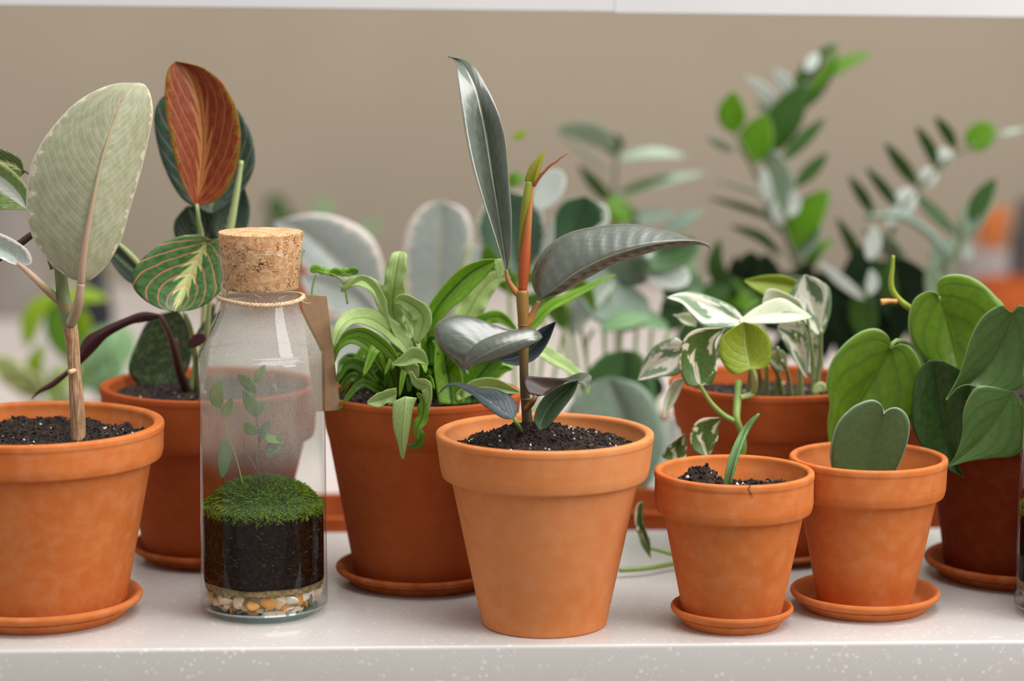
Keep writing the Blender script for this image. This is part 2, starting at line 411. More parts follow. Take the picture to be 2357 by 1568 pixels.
STRIPE = leaf_mat('white_striped_leaf', g(120, 150, 84), g(150, 176, 104), mid=g(232, 236, 226), mw=.4, edge=g(186, 200, 130), ew=.15, en=.3, rough=.4, trans=.2)

def bark():
    M = Mat('rubber_plant_bark'); uv = M.tc('UV'); X, v, z = M.sep(uv); o = M.tc()
    st = M.noise(M.scale(o, (900, 900, 60)), 1, 3); rough_ = v.step(.60, .585)
    br = M.mix(st.step(.35, .65), g(150, 108, 78), g(198, 162, 122))
    br = M.mix(M.noise(o, 120, 4).step(.5, .7) * .5, br, g(120, 100, 60))
    gr = M.mix(M.noise(o, 60).step(.3, .7), g(106, 118, 70), g(124, 136, 92))
    band = (v - .7).abs().step(.02, .008)
    gr = M.mix(band * st.step(.4, .6), gr, g(150, 110, 70))
    M.set(Base_Color=M.mix(rough_, gr, br), Roughness=.65); M.bump(st * rough_, .7, .0015); return M.m
BARK = bark()
def twotone(name, c0, c1, a=.3, b=.7, rough=.42):
    M = Mat(name); uv = M.tc('UV'); X, v, z = M.sep(uv)
    M.set(Base_Color=M.mix((v + M.noise(M.tc(), 80) * .2 - .1).step(a, b), c0, c1), Roughness=rough); return M.m
STEM_R = twotone('rubber_stem_green_to_olive', g(74, 66, 38), g(144, 108, 46), .3, .95)
PET_R = twotone('rubber_petiole', g(130, 92, 52), g(186, 120, 62), .1, .9)
SHEATH = twotone('orange_leaf_sheath', g(168, 76, 28), g(186, 122, 62), .3, .9)
ROLLED = twotone('rolled_new_leaf', g(122, 116, 34), g(134, 140, 44), .1, .9)
RTIP = plain('rust_red_tip', g(146, 70, 44), g(110, 54, 36), .6)
PET_T = twotone('pinkish_petiole', g(188, 158, 134), g(172, 160, 124), .2, .8)
PET_G = plain('green_stem', g(112, 140, 60), g(132, 156, 76), .45)
PET_P = plain('pale_green_stem', g(160, 176, 112), g(178, 190, 130), .45)
PET_D = plain('dark_brown_stem', g(66, 54, 36), g(86, 72, 46), .55)
PET_Y = plain('lime_stem', g(150, 164, 44), g(132, 150, 40), .45)
ROOT = plain('tan_aerial_root', g(214, 160, 96), g(196, 136, 76), .6)
ZSTEM = plain('brown_green_zz_stem', g(92, 96, 66), g(110, 108, 80), .5)
MAROON = plain('maroon_stem', g(84, 44, 44), g(70, 60, 40), .5)

# ------------------------------------------------------------------ pots, saucers, soil
def pot_mesh(parent, base, z0, rr, rc, rb, r0, H, hc, mat, wall=None, label=None, name='pot'):
    """rr rim radius, rc collar foot radius, rb body radius under the collar, r0 foot radius, H height, hc collar height"""
    w = wall or rr * .085; x, y = base.x, base.y
    P = [(0.0, 0), (r0 - .004, 0), (r0, .0, .003), (rb, H - hc - .001, .0012), (rc - .0008, H - hc + .0008, .0014), (rc + .0006, H - hc + .006, .003),
         (rr - .0006, H - .006, .002), (rr, H - .0045, .002), (rr, H, .0032), (rr - w, H, .0035), (rr - w * 1.08, H - .006, .003), (rb - w * 1.1, H - hc, .003), (r0 - w, w), (0.0, w)]
    vs, fs = lathe_geo(fillet(P, 5), (x, y, z0), 112)
    for i, v in enumerate(vs):                      # a hand-made wobble
        k = mn.noise(V((v.x * 30, v.y * 30, v.z * 18))) * .0005
        d = V((v.x - x, v.y - y, 0))
        if d.length > .01: vs[i] = v + d.normalized() * k
    return mesh(name, vs, fs, mat, parent, label=label)
def saucer_obj(base, rl, r0, h, label, mat, group='terracotta saucers under the pots on the counter', z0=0.0):
    w = rl * .075
    P = [(0, 0), (r0 - .002, 0), (r0, 0, .0025), (r0 + (rl - r0) * .45, h * .42, .001), (r0 + (rl - r0) * .36, h * .47, .0012), (r0 + (rl - r0) * .72, h * .56, .001), (rl - .0012, h * .66, .002), (rl, h * .84, .003),
         (rl - w * .45, h, .0028), (rl - w * 1.1, h * .9, .002), (r0 - w * .5, h * .28, .004), (0, h * .26)]
    vs, fs = lathe_geo(fillet(P, 4), (base.x, base.y, z0), 112)
    o = mesh('plant_saucer', vs, fs, mat); loc_top(o, (base.x, base.y, z0))
    return tag(o, label, 'saucer', group)
def soil_mesh(parent, c, r, dome=.004, amp=.003, res=64, crumbs=500, seed=1, mat=None, cs=.0016, name='soil', lump=None):
    rr = random.Random(seed); vs, fs, mi = [], [], []
    def hgt(x, y):
        d = math.hypot(x, y) / r
        h = dome * (1 - d * d)
        h += amp * (mn.noise(V((x * 60, y * 60, seed))) + .6 * mn.noise(V((x * 160, y * 160, seed + 3))) + .35 * mn.noise(V((x * 420, y * 420, seed + 9))))
        if lump: 
            for lx, ly, lr, lh in lump: h += lh * math.exp(-((x - lx) ** 2 + (y - ly) ** 2) / lr ** 2)
        return h
    rings = res // 2
    vs.append(V((c.x, c.y, c.z + hgt(0, 0))))
    for i in range(1, rings + 1):
        for k in range(res):
            a = 2 * PI * k / res; q = r * i / rings; x, y = q * math.cos(a), q * math.sin(a)
            vs.append(V((c.x + x, c.y + y, c.z + hgt(x, y))))
    for k in range(res):
        fs.append((0, 1 + k, 1 + (k + 1) % res))
        for i in range(rings - 1):
            a = 1 + i * res; b = a + res; k2 = (k + 1) % res
            fs.append((a + k, b + k, b + k2, a + k2))
    mi += [0] * len(fs)
    for _ in range(crumbs):
        a = rr.uniform(0, 2 * PI); q = r * .97 * math.sqrt(rr.random()); x, y = q * math.cos(a), q * math.sin(a)
        s = cs * rr.uniform(.35, 1.25); p = V((c.x + x, c.y + y, c.z + hgt(x, y) + s * .3)); b = len(vs)
        ds = [V((1, 0, 0)), V((-1, 0, 0)), V((0, 1, 0)), V((0, -1, 0)), V((0, 0, 1)), V((0, 0, -1))]
        e = V((rr.random(), rr.random(), rr.random())); q_ = e.to_track_quat('X', 'Z') if e.length else None
        for d in ds: vs.append(p + (q_ @ d) * s * rr.uniform(.6, 1.2))
        for f in ((0, 2, 4), (2, 1, 4), (1, 3, 4), (3, 0, 4), (2, 0, 5), (1, 2, 5), (3, 1, 5), (0, 3, 5)): fs.append(tuple(b + t for t in f))
        mi += [1 if rr.random() < .035 else 0] * 8
    return mesh(name, vs, fs, [mat or SOIL, PERL], parent, mi=mi, smooth=True)

def potted(name, label, cat, cx, cy, rim, rr, rc, rb, r0, collar, mat, sauc=None, group=None, soil_y=None, soilkw=None, potlabel=None):
    """everything in px: foot centre (cx,cy), rim centre y, radii, collar foot centre y; sauc=(lip r, foot r, lip centre y, label, mat)"""
    b = onto(cx, cy); k = mpp(b); Y = b.y
    z = lambda py: at(cx, py, Y).z
    z0 = 0.0
    if sauc:
        h = z(sauc[2]); saucer_obj(b, sauc[0] * mpp(at(cx, sauc[2], Y)), sauc[1] * k, h, sauc[3], sauc[4]); z0 = h * .27
    e = empty(name, label, cat, (b.x, b.y, z0), group)
    kr = mpp(at(cx, rim, Y)); H = z(rim) - z0; hc = z(rim) - z(collar)
    pot_mesh(e, b, z0, rr * kr, rc * kr, rb * mpp(at(cx, collar, Y)), r0 * k, H, hc, mat, label=potlabel)
    kw = dict(dome=.003, amp=.0025); kw.update(soilkw or {})
    zs = z(soil_y if soil_y else rim + (collar - rim) * .35)
    t = (zs - z0) / H; t2 = (H - hc) / H
    ri = (rr * .9 * kr) if t > t2 else (r0 * k + (rb * kr - r0 * k) * t / t2) - .006
    soil_mesh(e, V((b.x, b.y, zs)), ri * kw.pop('fill', .97), **kw)
    return e, Y
# ------------------------------------------------------------------ the setting
def struct(name, geo, m, bev=0):
    o = mesh(name, geo[0], geo[1], m, smooth=False); o['kind'] = 'structure'
    if bev: bevel(o, bev)
    return o
FZ = -.95; TZ = -.15
struct('floor', box_geo(-4, 4, -1.5, 5.3, FZ - .05, FZ), FLOORM)
struct('wall_back', box_geo(-4, 4, 5.2, 5.3, FZ, 2.2), WALLM)
struct('wall_front', box_geo(-1.7, 1.9, 1.635, 1.925, FZ, -.046), WHITE)
for i, (xa, xb, dy) in enumerate(((-2400, 1413, 0), (1413, 4600, 3))):
    yl = lambda x: 12.5 + 25.5 * x / 2357 + dy
    a, b = at(xa, yl(xa), 1.985), at(xb, yl(xb), 1.985); vs = []
    for z in (0, .07):
        for y in (0, .03):
            for p in (a, b): vs.append(p + V((0, y, z)))
    struct('trim_%d' % (i + 1), (vs, box_geo(0, 1, 0, 1, 0, 1)[1]), TRIM, .001)
cnt = mesh('worktop', *box_geo(-1.7, 1.9, 1.598, 1.945, -.046, 0), QUARTZ, smooth=True)
loc_top(cnt, (.1, 1.77, -.046)); md = bevel(cnt, .003, 4)
tag(cnt, 'speckled pale quartz worktop with polished front edge under all the terracotta pots', 'worktop')
tb = empty('table', 'long pale table behind the worktop under the blurred plants', 'table', (0, 3.3, FZ))
o = mesh('tabletop', *box_geo(-2.6, 2.6, 2.0, 4.75, TZ - .035, TZ), TABLEM, tb, smooth=False); bevel(o, .004)
for x in (-2.5, 2.5):
    for y in (2.1, 4.65): mesh('leg', *box_geo(x - .03, x + .03, y - .03, y + .03, FZ, TZ - .035), WHITE, tb, smooth=False)

# ------------------------------------------------------------------ front burgundy rubber plant
E1, Y1 = potted('potted_rubber_plant', 'young burgundy rubber plant with long dark leaves in the large front terracotta pot without saucer', 'plant',
    1252, 1433, 993, 251, 239, 216, 143, 1097, TC_A, soil_y=1030, soilkw=dict(dome=.002, fill=.93, amp=.0035, res=170, crumbs=3200, seed=4, cs=.0012,
    lump=[(-.006, -.004, .026, .012), (.008, -.002, .016, .005), (-.028, .002, .02, .007), (.034, .01, .02, .006)]), group=None)
st = stem('stem', Y1, [(1217, 1018), (1213, 960), (1208, 900), (1206, 850), (1206, 790), (1205, 740), (1203, 700), (1202, 668)], [13.5, 12.5, 11, 10.5, 10.5, 12, 14, 14], STEM_R, E1, n=50, seg=14)
for px, py, r in ((1205, 748, 13.5), (1206, 797, 11.5), (1211, 918, 12.5)):
    c = at(px, py, Y1); k = mpp(c); vs, fs = tube_geo([c + V((0, 0, -2 * k)), c, c + V((0, 0, 2 * k))], [r * k * .96, (r + .9) * k, r * k * .96], 16)
    mesh('node_ring', vs, fs, PET_R, st)
RM = [RUB, RUBU]
lf = leafo(E1, Y1, [(1166, 628), (1140, 545), (1115, 470), (1090, 390), (1074, 320), (1063, 250), (1054, 180, .8), (1050, 148, 1.8), (1045, 138, 2.4), (1031, 130, 3)],
    [(1166, 628), (1158, 570), (1146, 490), (1132, 400), (1117, 300), (1099, 218), (1078, 168, 1), (1062, 146, 2), (1050, 138, 2.6), (1032, 130, 3)],
    [(1166, 628), (1175, 585), (1177, 500), (1172, 425), (1166, 340), (1152, 275), (1128, 215, .5), (1098, 160, 1.6), (1070, 138, 2.4), (1033, 131, 3)],
    [RUB, RUBU], n=70, m=17, dl=-.6, dm=1.0, dr=.1, db=.2, dt=4.6, bulge=.05, vein=.02, nv=15, vc=.15)
stem('petiole', Y1, [(1165, 622, .2), (1170, 645), (1180, 662), (1196, 680)], [4.5, 6.5, 8, 8], PET_R, lf)
lf = leafo(E1, Y1, [(1240, 692, 0), (1224, 650), (1233, 605), (1262, 565), (1312, 535), (1380, 520), (1460, 516), (1535, 528), (1590, 547), (1635, 560), (1634, 574)],
    [(1240, 692), (1285, 658), (1330, 626), (1385, 598), (1440, 578), (1500, 563), (1560, 555), (1600, 555), (1626, 562), (1634, 574)],
    [(1240, 692), (1290, 676), (1340, 648), (1400, 616), (1450, 597), (1510, 578), (1560, 568), (1600, 564), (1625, 567), (1634, 575)],
    RM, n=80, m=17, dl=1.6, dm=-.7, dr=.2, db=0, dt=-1.5, bulge=.06, vein=.035, nv=15, vc=.12)
stem('petiole', Y1, [(1240, 694), (1230, 715), (1219, 738), (1208, 752)], [6, 7.5, 9, 8.5], PET_R, lf)
stem('leaf_sheath', Y1, [(1203, 668), (1206, 620), (1213, 545), (1220, 475), (1226, 425)], [10, 13, 9.5, 6.5, 3.5], SHEATH, E1, n=40, label='orange leaf sheath at the growing tip')
stem('rolled_leaf', Y1, [(1196, 600, .4), (1199, 560, .3), (1206, 500, .2), (1213, 450), (1219, 418)], [4, 8, 10, 10, 8], ROLLED, E1, n=40, label='tightly rolled green new leaf')
leafo(E1, Y1, [(1220, 425), (1208, 415), (1220, 382), (1240, 358), (1254, 344)], [(1224, 426), (1231, 402), (1240, 375), (1247, 358), (1254, 344)], [(1228, 424), (1240, 412), (1246, 385), (1252, 360), (1255, 344)],
    leaf_mat('lime_young_leaf', g(164, 166, 40), g(150, 150, 36), mid=g(120, 84, 40), mw=.08, rough=.4, trans=.2), n=24, m=9, dm=-.5, name='young_leaf', label='lime green young leaf tip')
stem('stipule_tip', Y1, [(1228, 428), (1238, 412), (1252, 396), (1268, 380), (1281, 372), (1290, 364), (1309, 352)], [5, 4.5, 3, 3, 2.6, 1.5, .8], RTIP, E1, n=40, label='thin rust red tip curving to the right')
leafo(E1, Y1 - .02, [(1238, 768, 0), (1165, 760, .8), (1090, 730, 1.), (1035, 728, .9), (1001, 752, .4), (1008, 795, 0), (1038, 828, 0), (1068, 856, 0)],
    [(1238, 770, 0), (1180, 776), (1135, 790, -.6), (1104, 806, -1), (1085, 822, -1.2), (1074, 840, -1), (1068, 857, -.8)],
    [(1240, 770, -.6), (1247, 772, -1.2), (1238, 784, -1.6), (1190, 808, -2), (1140, 828, -2), (1095, 840, -1.8), (1078, 846, -1.4), (1068, 857, -1)],
    RM, n=60, m=15, bulge=.1, vein=.015, nv=13)
leafo(E1, Y1 - .02, [(1247, 771, -1.3), (1225, 756, -1.2), (1170, 762, -1.6), (1115, 780, -1.8), (1085, 802, -1.7), (1068, 830, -1.2), (1066, 858, -.9)],
    [(1247, 772, -1.4), (1215, 776, -2.2), (1160, 795, -2.6), (1110, 818, -2.4), (1080, 838, -1.8), (1068, 858, -1)],
    [(1247, 773, -1.4), (1237, 787, -2.0), (1190, 811, -2.4), (1140, 831, -2.3), (1095, 842, -2), (1078, 848, -1.5), (1068, 859, -1)],
    RM, n=50, m=13, bulge=.12, vein=.015, nv=13)
leafo(E1, Y1 + .015, [(1150, 828), (1172, 815), (1198, 800), (1218, 778), (1245, 757), (1279, 741)], [(1150, 829), (1185, 824), (1215, 808), (1240, 787), (1260, 764), (1279, 741)],
    [(1150, 830), (1185, 840), (1215, 835), (1240, 818), (1262, 785), (1279, 741)], [RUB_B, RUBU], n=40, m=11, dm=.8, dr=-.2)
lf = leafo(E1, Y1 - .03, [(1186, 964), (1191, 938), (1178, 914), (1145, 897), (1105, 892), (1075, 884), (1050, 880), (1025, 888), (1008, 908)],
    [(1186, 965), (1150, 942), (1115, 918), (1085, 899), (1060, 888), (1038, 884), (1020, 892), (1008, 908)],
    [(1186, 966), (1155, 962), (1118, 938), (1092, 914), (1068, 897), (1045, 887), (1024, 895), (1009, 909)], [RUB_B, RUB_G], n=50, m=13, dl=.9, dm=-.2, dr=-.5, dt=1., bulge=.08)
stem('petiole', Y1 - .03, [(1183, 962, 0), (1190, 975), (1199, 992, 1.5)], [4.5, 5, 5], PET_G, lf)
lf = leafo(E1, Y1 - .02, [(1232, 914), (1212, 900), (1203, 868, .8), (1250, 868, .8), (1300, 870, .6), (1335, 858), (1362, 866, -.6), (1354, 894, -1)],
    [(1232, 914), (1240, 908), (1262, 898, .5), (1292, 884, .5), (1318, 874), (1340, 876, -.8), (1355, 894, -1)],
    [(1232, 914), (1250, 910), (1270, 902), (1298, 880), (1318, 880, -.8), (1340, 884, -1), (1355, 894, -1)], [TWIST, RUB], n=44, m=11, label='folded leaf showing its dark brown underside')
stem('petiole', Y1 - .02, [(1233, 912), (1226, 925), (1213, 940, 1.8)], [6, 7.5, 8], PET_R, lf)
leafo(E1, Y1 - .03, [(1240, 985), (1230, 965), (1240, 932), (1262, 905), (1295, 886), (1330, 876)], [(1240, 988), (1255, 950), (1275, 922), (1300, 900), (1330, 876)], [(1246, 992), (1266, 976), (1292, 945), (1318, 910), (1332, 877)], [RUB_G, RUB], n=36, m=11, dm=.8, dr=-.2)

# ------------------------------------------------------------------ left variegated rubber plant
E2, Y2 = potted('potted_rubber_plant', 'variegated rubber plant with one broad upright pale leaf in the terracotta pot at far left', 'plant',
    95, 1412, 972, 293, 288, 262, 192, 1055, TC_B, sauc=(234, 190, 1362, 'wide terracotta saucer under the far left variegated rubber plant', TC_S), soil_y=1012, soilkw=dict(seed=8, res=130, crumbs=2600, cs=.0012, amp=.005, dome=.0))
stem('stem', Y2, [(181, 1016), (179, 960), (175, 900), (172, 860), (168, 800), (161, 750), (150, 705), (143, 660), (138, 610), (136, 570)], [17, 17, 17, 16.5, 15, 14.5, 17, 17, 15, 12], BARK, E2, n=60, seg=16)
stem('branch_stub', Y2 - .008, [(172, 853, .5), (160, 857, -.3)], [6, 6], plain('cut_wood', g(206, 176, 130)), E2, n=6, label='pale round cut stub on the stem')
lf = leafo(E2, Y2 - .02, [(183, 648), (148, 634), (105, 594), (74, 545), (60, 482), (66, 400), (86, 345), (118, 296), (170, 240), (225, 206), (270, 192), (318, 190)],
    [(183, 648), (192, 590), (204, 520), (217, 450), (233, 375), (252, 310), (275, 240), (297, 205), (318, 190)],
    [(183, 648), (212, 643), (245, 612), (278, 555), (300, 480), (322, 405), (340, 330), (352, 265), (347, 220), (334, 196), (318, 190)],
    [TIN, TINB], n=90, m=25, dl=.9, dm=-1.6, dr=.9, db=0, dt=1., bulge=.06, vein=.01, nv=22, vc=.3)
vs = [(187, 655, -.1), (190, 610, -.62), (200, 540, -1.02), (215, 460, -1.16), (232, 380, -.98), (252, 312, -.62), (285, 222, .2)]
stem('midrib', Y2 - .0202, vs, [9, 7.5, 5.5, 4, 3, 2.4, 1.2], PET_T, lf, n=40)
stem('petiole', Y2 - .02, [(187, 652, -.2), (182, 690, .2), (173, 722, 1), (163, 745, 1.6)], [9, 12, 13, 12], PET_T, lf)
lf = leafo(E2, Y2 - .01, [(52, 612), (73, 606), (66, 580), (40, 558), (0, 538), (-60, 520), (-120, 520)], [(50, 612), (30, 590), (0, 572), (-60, 548), (-120, 522)], [(48, 612), (25, 606), (0, 594), (-60, 570), (-120, 524)], [TINB, TIN], n=40, m=11, dm=.5, dr=-.5)
stem('petiole', Y2 - .01, [(40, 606), (60, 622), (95, 655), (125, 684, 1), (140, 700, 1.3)], [6, 8.5, 10, 10, 9], PET_T, lf)
leafo(E2, Y2 + .03, [(62, 482), (66, 440), (30, 395), (-10, 370), (-90, 340)], [(62, 482), (40, 455), (10, 425), (-30, 400), (-90, 345)], [(62, 484), (20, 482), (-20, 480), (-60, 440), (-90, 350)], [STRIPE], n=30, m=11, dm=.6)
lf = leafo(E2, Y2 + .06, [(54, 398), (48, 368), (20, 350), (-10, 340), (-60, 330)], [(56, 398), (30, 380), (0, 372), (-60, 350)], [(54, 400), (35, 412), (0, 400), (-60, 380)], [MAR], n=26, m=11, dm=.4)
stem('petiole', Y2 + .06, [(50, 392), (64, 398), (76, 420), (90, 520), (120, 620)], [2.5, 3, 3, 4, 5], PET_D, lf)
stem('branch', Y2 + .02, [(-60, 625), (0, 592), (40, 565), (95, 535), (132, 600)], [10, 10, 9, 8, 9], PET_D, E2)

# ------------------------------------------------------------------ maranta behind the bottle
E3, Y3 = potted('potted_maranta', 'red-veined maranta with upright rust leaf in the dark pot behind the bottle', 'plant',
    488, 1279, 882, 250, 240, 218, 150, 1005, TC_W, sauc=(186, 150, 1243, 'dark terracotta saucer left behind the corked bottle', TC_T), soil_y=905, soilkw=dict(seed=11))
lf = leafo(E3, Y3 - .05, [(450, 474), (420, 425), (397, 340), (381, 255), (380, 200), (387, 160), (402, 142)], [(452, 474), (463, 400), (468, 330), (463, 255), (450, 200), (430, 160), (403, 142)],
    [(456, 474), (492, 465), (527, 428), (549, 365), (553, 305), (541, 243), (512, 192), (475, 160), (440, 148), (404, 142)], [MAR_U, MAR], n=64, m=19, dl=-.6, dm=.8, dr=-.8, bulge=.04, label='upright leaf showing its orange red underside')
stem('petiole', Y3 - .05, [(453, 470), (458, 510, .5), (466, 560, 2), (470, 700, 4), (462, 870, 4.5), (462, 912, 5)], [4, 5.5, 6, 7, 8, 9], PET_P, lf)
lf = leafo(E3, Y3 - .01, [(485, 492), (420, 458), (378, 385), (357, 305), (358, 250), (385, 215), (450, 190)], [(488, 492), (490, 400), (480, 300), (455, 190)], [(490, 492), (550, 450), (582, 395), (586, 350), (574, 300), (545, 250), (500, 205), (460, 190)], [MAR_D], n=50, m=17, dm=.8)
stem('petiole', Y3 - .035, [(556, 370), (545, 440), (533, 510), (525, 560)], [5, 8, 9, 8], PET_P, lf)
leafo(E3, Y3 + .01, [(500, 640), (440, 600), (405, 550), (402, 510), (430, 475)], [(500, 640), (480, 580), (460, 530), (432, 475)], [(500, 640), (540, 590), (540, 530), (500, 480), (434, 475)], [MAR_D], n=30, m=11, dm=.6)
leafo(E3, Y3 + .0, [(520, 560), (490, 540), (490, 490), (520, 450), (560, 430)], [(525, 560), (530, 510), (560, 430)], [(530, 560), (565, 530), (575, 480), (562, 430)], [MAR_D], n=26, m=9, dm=.5)
lf = leafo(E3, Y3 - .085, [(480, 552), (455, 540), (400, 548), (345, 580), (310, 618), (304, 655), (325, 685), (362, 708), (402, 717)], [(480, 552), (462, 585), (440, 630), (422, 675), (402, 717)],
    [(480, 552), (515, 550), (533, 575), (528, 635), (500, 680), (455, 710), (402, 718)], [MAR], n=60, m=21, dl=-.4, dm=.8, dr=-.3, db=.8, dt=-1, bulge=.1, label='drooping green leaf with pink veins and pale feathered centre')
stem('petiole', Y3 - .08, [(480, 556, .8), (488, 600, 1.8), (480, 720, 3), (466, 880, 6)], [4, 5, 6, 7], PET_P, lf)
lf = leafo(E3, Y3 - .02, [(335, 655), (300, 652), (268, 620), (246, 585)], [(338, 645), (305, 620), (275, 595), (248, 572)], [(338, 632), (320, 604), (290, 570), (262, 560)], [MAR_D], n=26, m=9, dm=.5)
stem('petiole', Y3 - .025, [(338, 635), (318, 606), (296, 582), (272, 560)], [4, 6, 6, 4], PET_P, lf)
lf = leafo(E3, Y3 - .06, [(372, 724), (330, 718), (285, 733), (235, 756), (198, 776), (178, 812), (160, 845), (118, 878), (88, 898), (71, 920)], [(372, 728), (330, 728), (285, 744), (240, 766), (208, 792), (184, 822), (163, 850), (122, 884), (90, 902), (71, 920)],
    [(372, 732), (330, 742), (300, 748), (250, 775), (222, 804), (196, 830), (166, 856), (126, 890), (92, 906), (72, 921)], [MAR_V], n=60, m=9, dm=-.3, label='narrow folded maroon leaf hanging to the left')
stem('petiole', Y3 - .06, [(368, 726), (388, 765, .5), (403, 815, 2), (412, 850, 3.5), (432, 905, 6)], [6, 7, 8, 9, 12], MAROON, lf)
leafo(E3, Y3 + .03, [(400, 715), (345, 735), (315, 790), (296, 855), (330, 900)], [(405, 715), (390, 780), (370, 890)], [(410, 715), (440, 760), (440, 830), (410, 890)], [MAR_S], n=30, m=13, dm=.5)
leafo(E3, Y3 - .05, [(470, 768), (452, 768), (436, 784), (432, 800)], [(474, 776), (455, 780), (433, 800)], [(474, 786), (455, 798), (434, 802)], [MAR_V], n=16, m=7)
for a in ([(425, 720, -6), (440, 760, -3), (450, 830), (440, 905)], [(500, 740, 0), (470, 800), (455, 905)], [(405, 780, 0), (412, 840), (430, 905)], [(492, 700, 1), (480, 780, 1), (462, 905)]):
    stem('petiole', Y3, a, [5, 6, 8], PET_P if a[0][0] > 420 and a[0][0] < 430 else MAROON, E3)
leafo(E3, Y3 - .03, [(450, 770), (470, 740), (500, 720), (520, 705)], [(450, 772), (480, 755), (520, 706)], [(452, 775), (490, 775), (522, 708)], [MAR_D], n=20, m=7)

# ------------------------------------------------------------------ fern in the middle
E4, Y4 = potted('potted_fern', 'bright green curly-leaved fern spilling over the dark pot between bottle and rubber plant', 'plant',
    972, 1334, 899, 230, 219, 214, 154, 1000, TC_W, sauc=(200, 164, 1294, 'dark terracotta saucer between the bottle and the large front pot', TC_T), soil_y=915, soilkw=dict(seed=5))
FM = dict(n=34, m=9)
def fl(pts, hw, mat, dy=0, **kw):
    k = dict(FM); k.update(kw); return leafm(E4, Y4 + dy, pts, hw, mat, **k)
rq = random.Random(3)
for i in range(84):                                   # the dense heart of the fern
    a = rq.uniform(-1, 1); b = rq.uniform(-1, 1); x0 = 960 + 60 * a
    hgt_ = rq.uniform(20, 150) * (1 - .3 * abs(a)); sp = a * rq.uniform(90, 190)
    x2 = min(1165, max(778, x0 + sp)); ytip = max(765, 915 - hgt_)
    fl([(x0, 925, b * 2), (x0 + sp * .3, 915 - hgt_ * .7, b * 4), (x0 + sp * .62, ytip - 8, b * 5.5), (x2, ytip + rq.uniform(15, 60), b * 6.5)], rq.uniform(9, 17), [FERN_D, FERN, FERN_D][i % 3], prof='strap', roll=rq.uniform(-50, 50), fold=.25, ruffle=.25, rf=3, n=24, m=7)
fl([(925, 860), (918, 790), (905, 715), (908, 660, -1), (917, 600, -1), (922, 578, -.5)], 25, FERN_P, -.03, prof='blunt', roll=15, ruffle=.22, rf=8, fold=.25, n=60)
leafo(E4, Y4 - .04, [(975, 840), (968, 760), (985, 710), (1020, 660), (1060, 620), (1105, 600), (1140, 597)], [(990, 840), (985, 770), (1003, 715), (1040, 668), (1080, 630), (1115, 610), (1142, 598)], [(1006, 840), (1003, 775), (1025, 725), (1070, 685), (1105, 650), (1128, 625), (1144, 600)], [FERN], n=44, m=11, dm=.7, label='long bright green blade with dark midrib')
fl([(1138, 600), (1148, 606), (1152, 622), (1147, 640)], 14, FERN_P, -.045, prof='ell', n=16)
fl([(960, 860), (925, 775), (895, 720), (865, 670, -1), (830, 650, -1.5), (800, 655, -1), (785, 672)], 24, FERN_P, -.03, prof='strap', roll=-40, fold=.3, ruffle=.2, rf=3)
fl([(900, 760), (886, 715), (880, 690), (860, 655), (830, 640), (795, 662), (780, 655)], 9, FERN_P, -.05, prof='strap', roll=30)
fl([(960, 860), (935, 800), (900, 765), (855, 735, -1), (810, 735, -2), (782, 758, -3), (768, 800, -3.5)], 27, FERN_P, -.035, prof='strap', roll=-35, fold=.3, ruffle=.15, rf=3)
fl([(930, 850), (890, 800), (840, 765), (800, 770), (775, 795)], 18, FERN, -.06, prof='strap', roll=40, fold=.3)
fl([(958, 790), (975, 740), (960, 710), (925, 690), (905, 698)], 26, FERN_P, -.045, prof='strap', roll=25, fold=.3, ruffle=.15, rf=3)
fl([(985, 870), (975, 800), (950, 750), (925, 715, -1), (905, 700, -1)], 20, FERN_P, -.02, prof='strap', roll=-30, fold=.3)
for pts, hw in (([(745, 770), (722, 720), (718, 670), (728, 628)], 2.5), ([(800, 700), (790, 650), (760, 630), (730, 625)], 2.5)):
    stem('frond_stalk', Y4 - .01, pts, [hw, hw, hw * .7], PET_G, E4)
for x, y, a in ((728, 622, 0), (748, 626, 30), (772, 630, -20), (795, 630, 10), (812, 628, -30), (725, 690, 20)):
    fl([(x - 14, y + 4), (x, y - 4), (x + 14, y + 3 + a * .15)], 10, FERN, -.01, prof='round', roll=a, n=12, m=5)
fl([(880, 850), (850, 800), (810, 780), (775, 800), (762, 850)], 16, FERN, -.04, prof='strap', roll=-30, fold=.3)
fl([(870, 880), (830, 840), (795, 840), (775, 880)], 15, FERN_D, -.05, prof='strap', roll=30, fold=.3)
# drooping curly ends in front of the pot
leafo(E4, Y4 - .095, [(905, 925), (903, 945), (905, 985), (915, 1020), (922, 1050), (928, 1057)], [(932, 912), (930, 940), (926, 985), (925, 1020), (927, 1045), (929, 1058)], [(960, 916), (950, 945), (945, 980), (938, 1020), (932, 1048), (930, 1058)], [FERN_P], n=36, m=11, dm=-.5, label='pale tongue of leaf hanging over the pot rim')
fl([(960, 905), (975, 925), (972, 960), (958, 990), (962, 1010)], 16, FERN, -.09, prof='strap', roll=-30, ruffle=.3, rf=3)
fl([(962, 985), (970, 1005), (958, 1025), (938, 1030)], 12, FERN_D, -.085, prof='strap', roll=30, ruffle=.3, rf=2)
fl([(945, 855), (960, 880), (985, 890, -1), (988, 920, -1), (975, 945)], 18, FERN_P, -.085, prof='strap', roll=-45, ruffle=.2, rf=2, fold=.4)
leafo(E4, Y4 - .08, [(912, 893), (885, 900), (860, 912), (845, 926)], [(912, 905), (890, 915), (868, 922), (846, 928)], [(910, 935), (892, 928), (872, 938), (847, 930)], [FERN_P], n=24, m=9, dm=.4, ruffle=.1, rf=3)
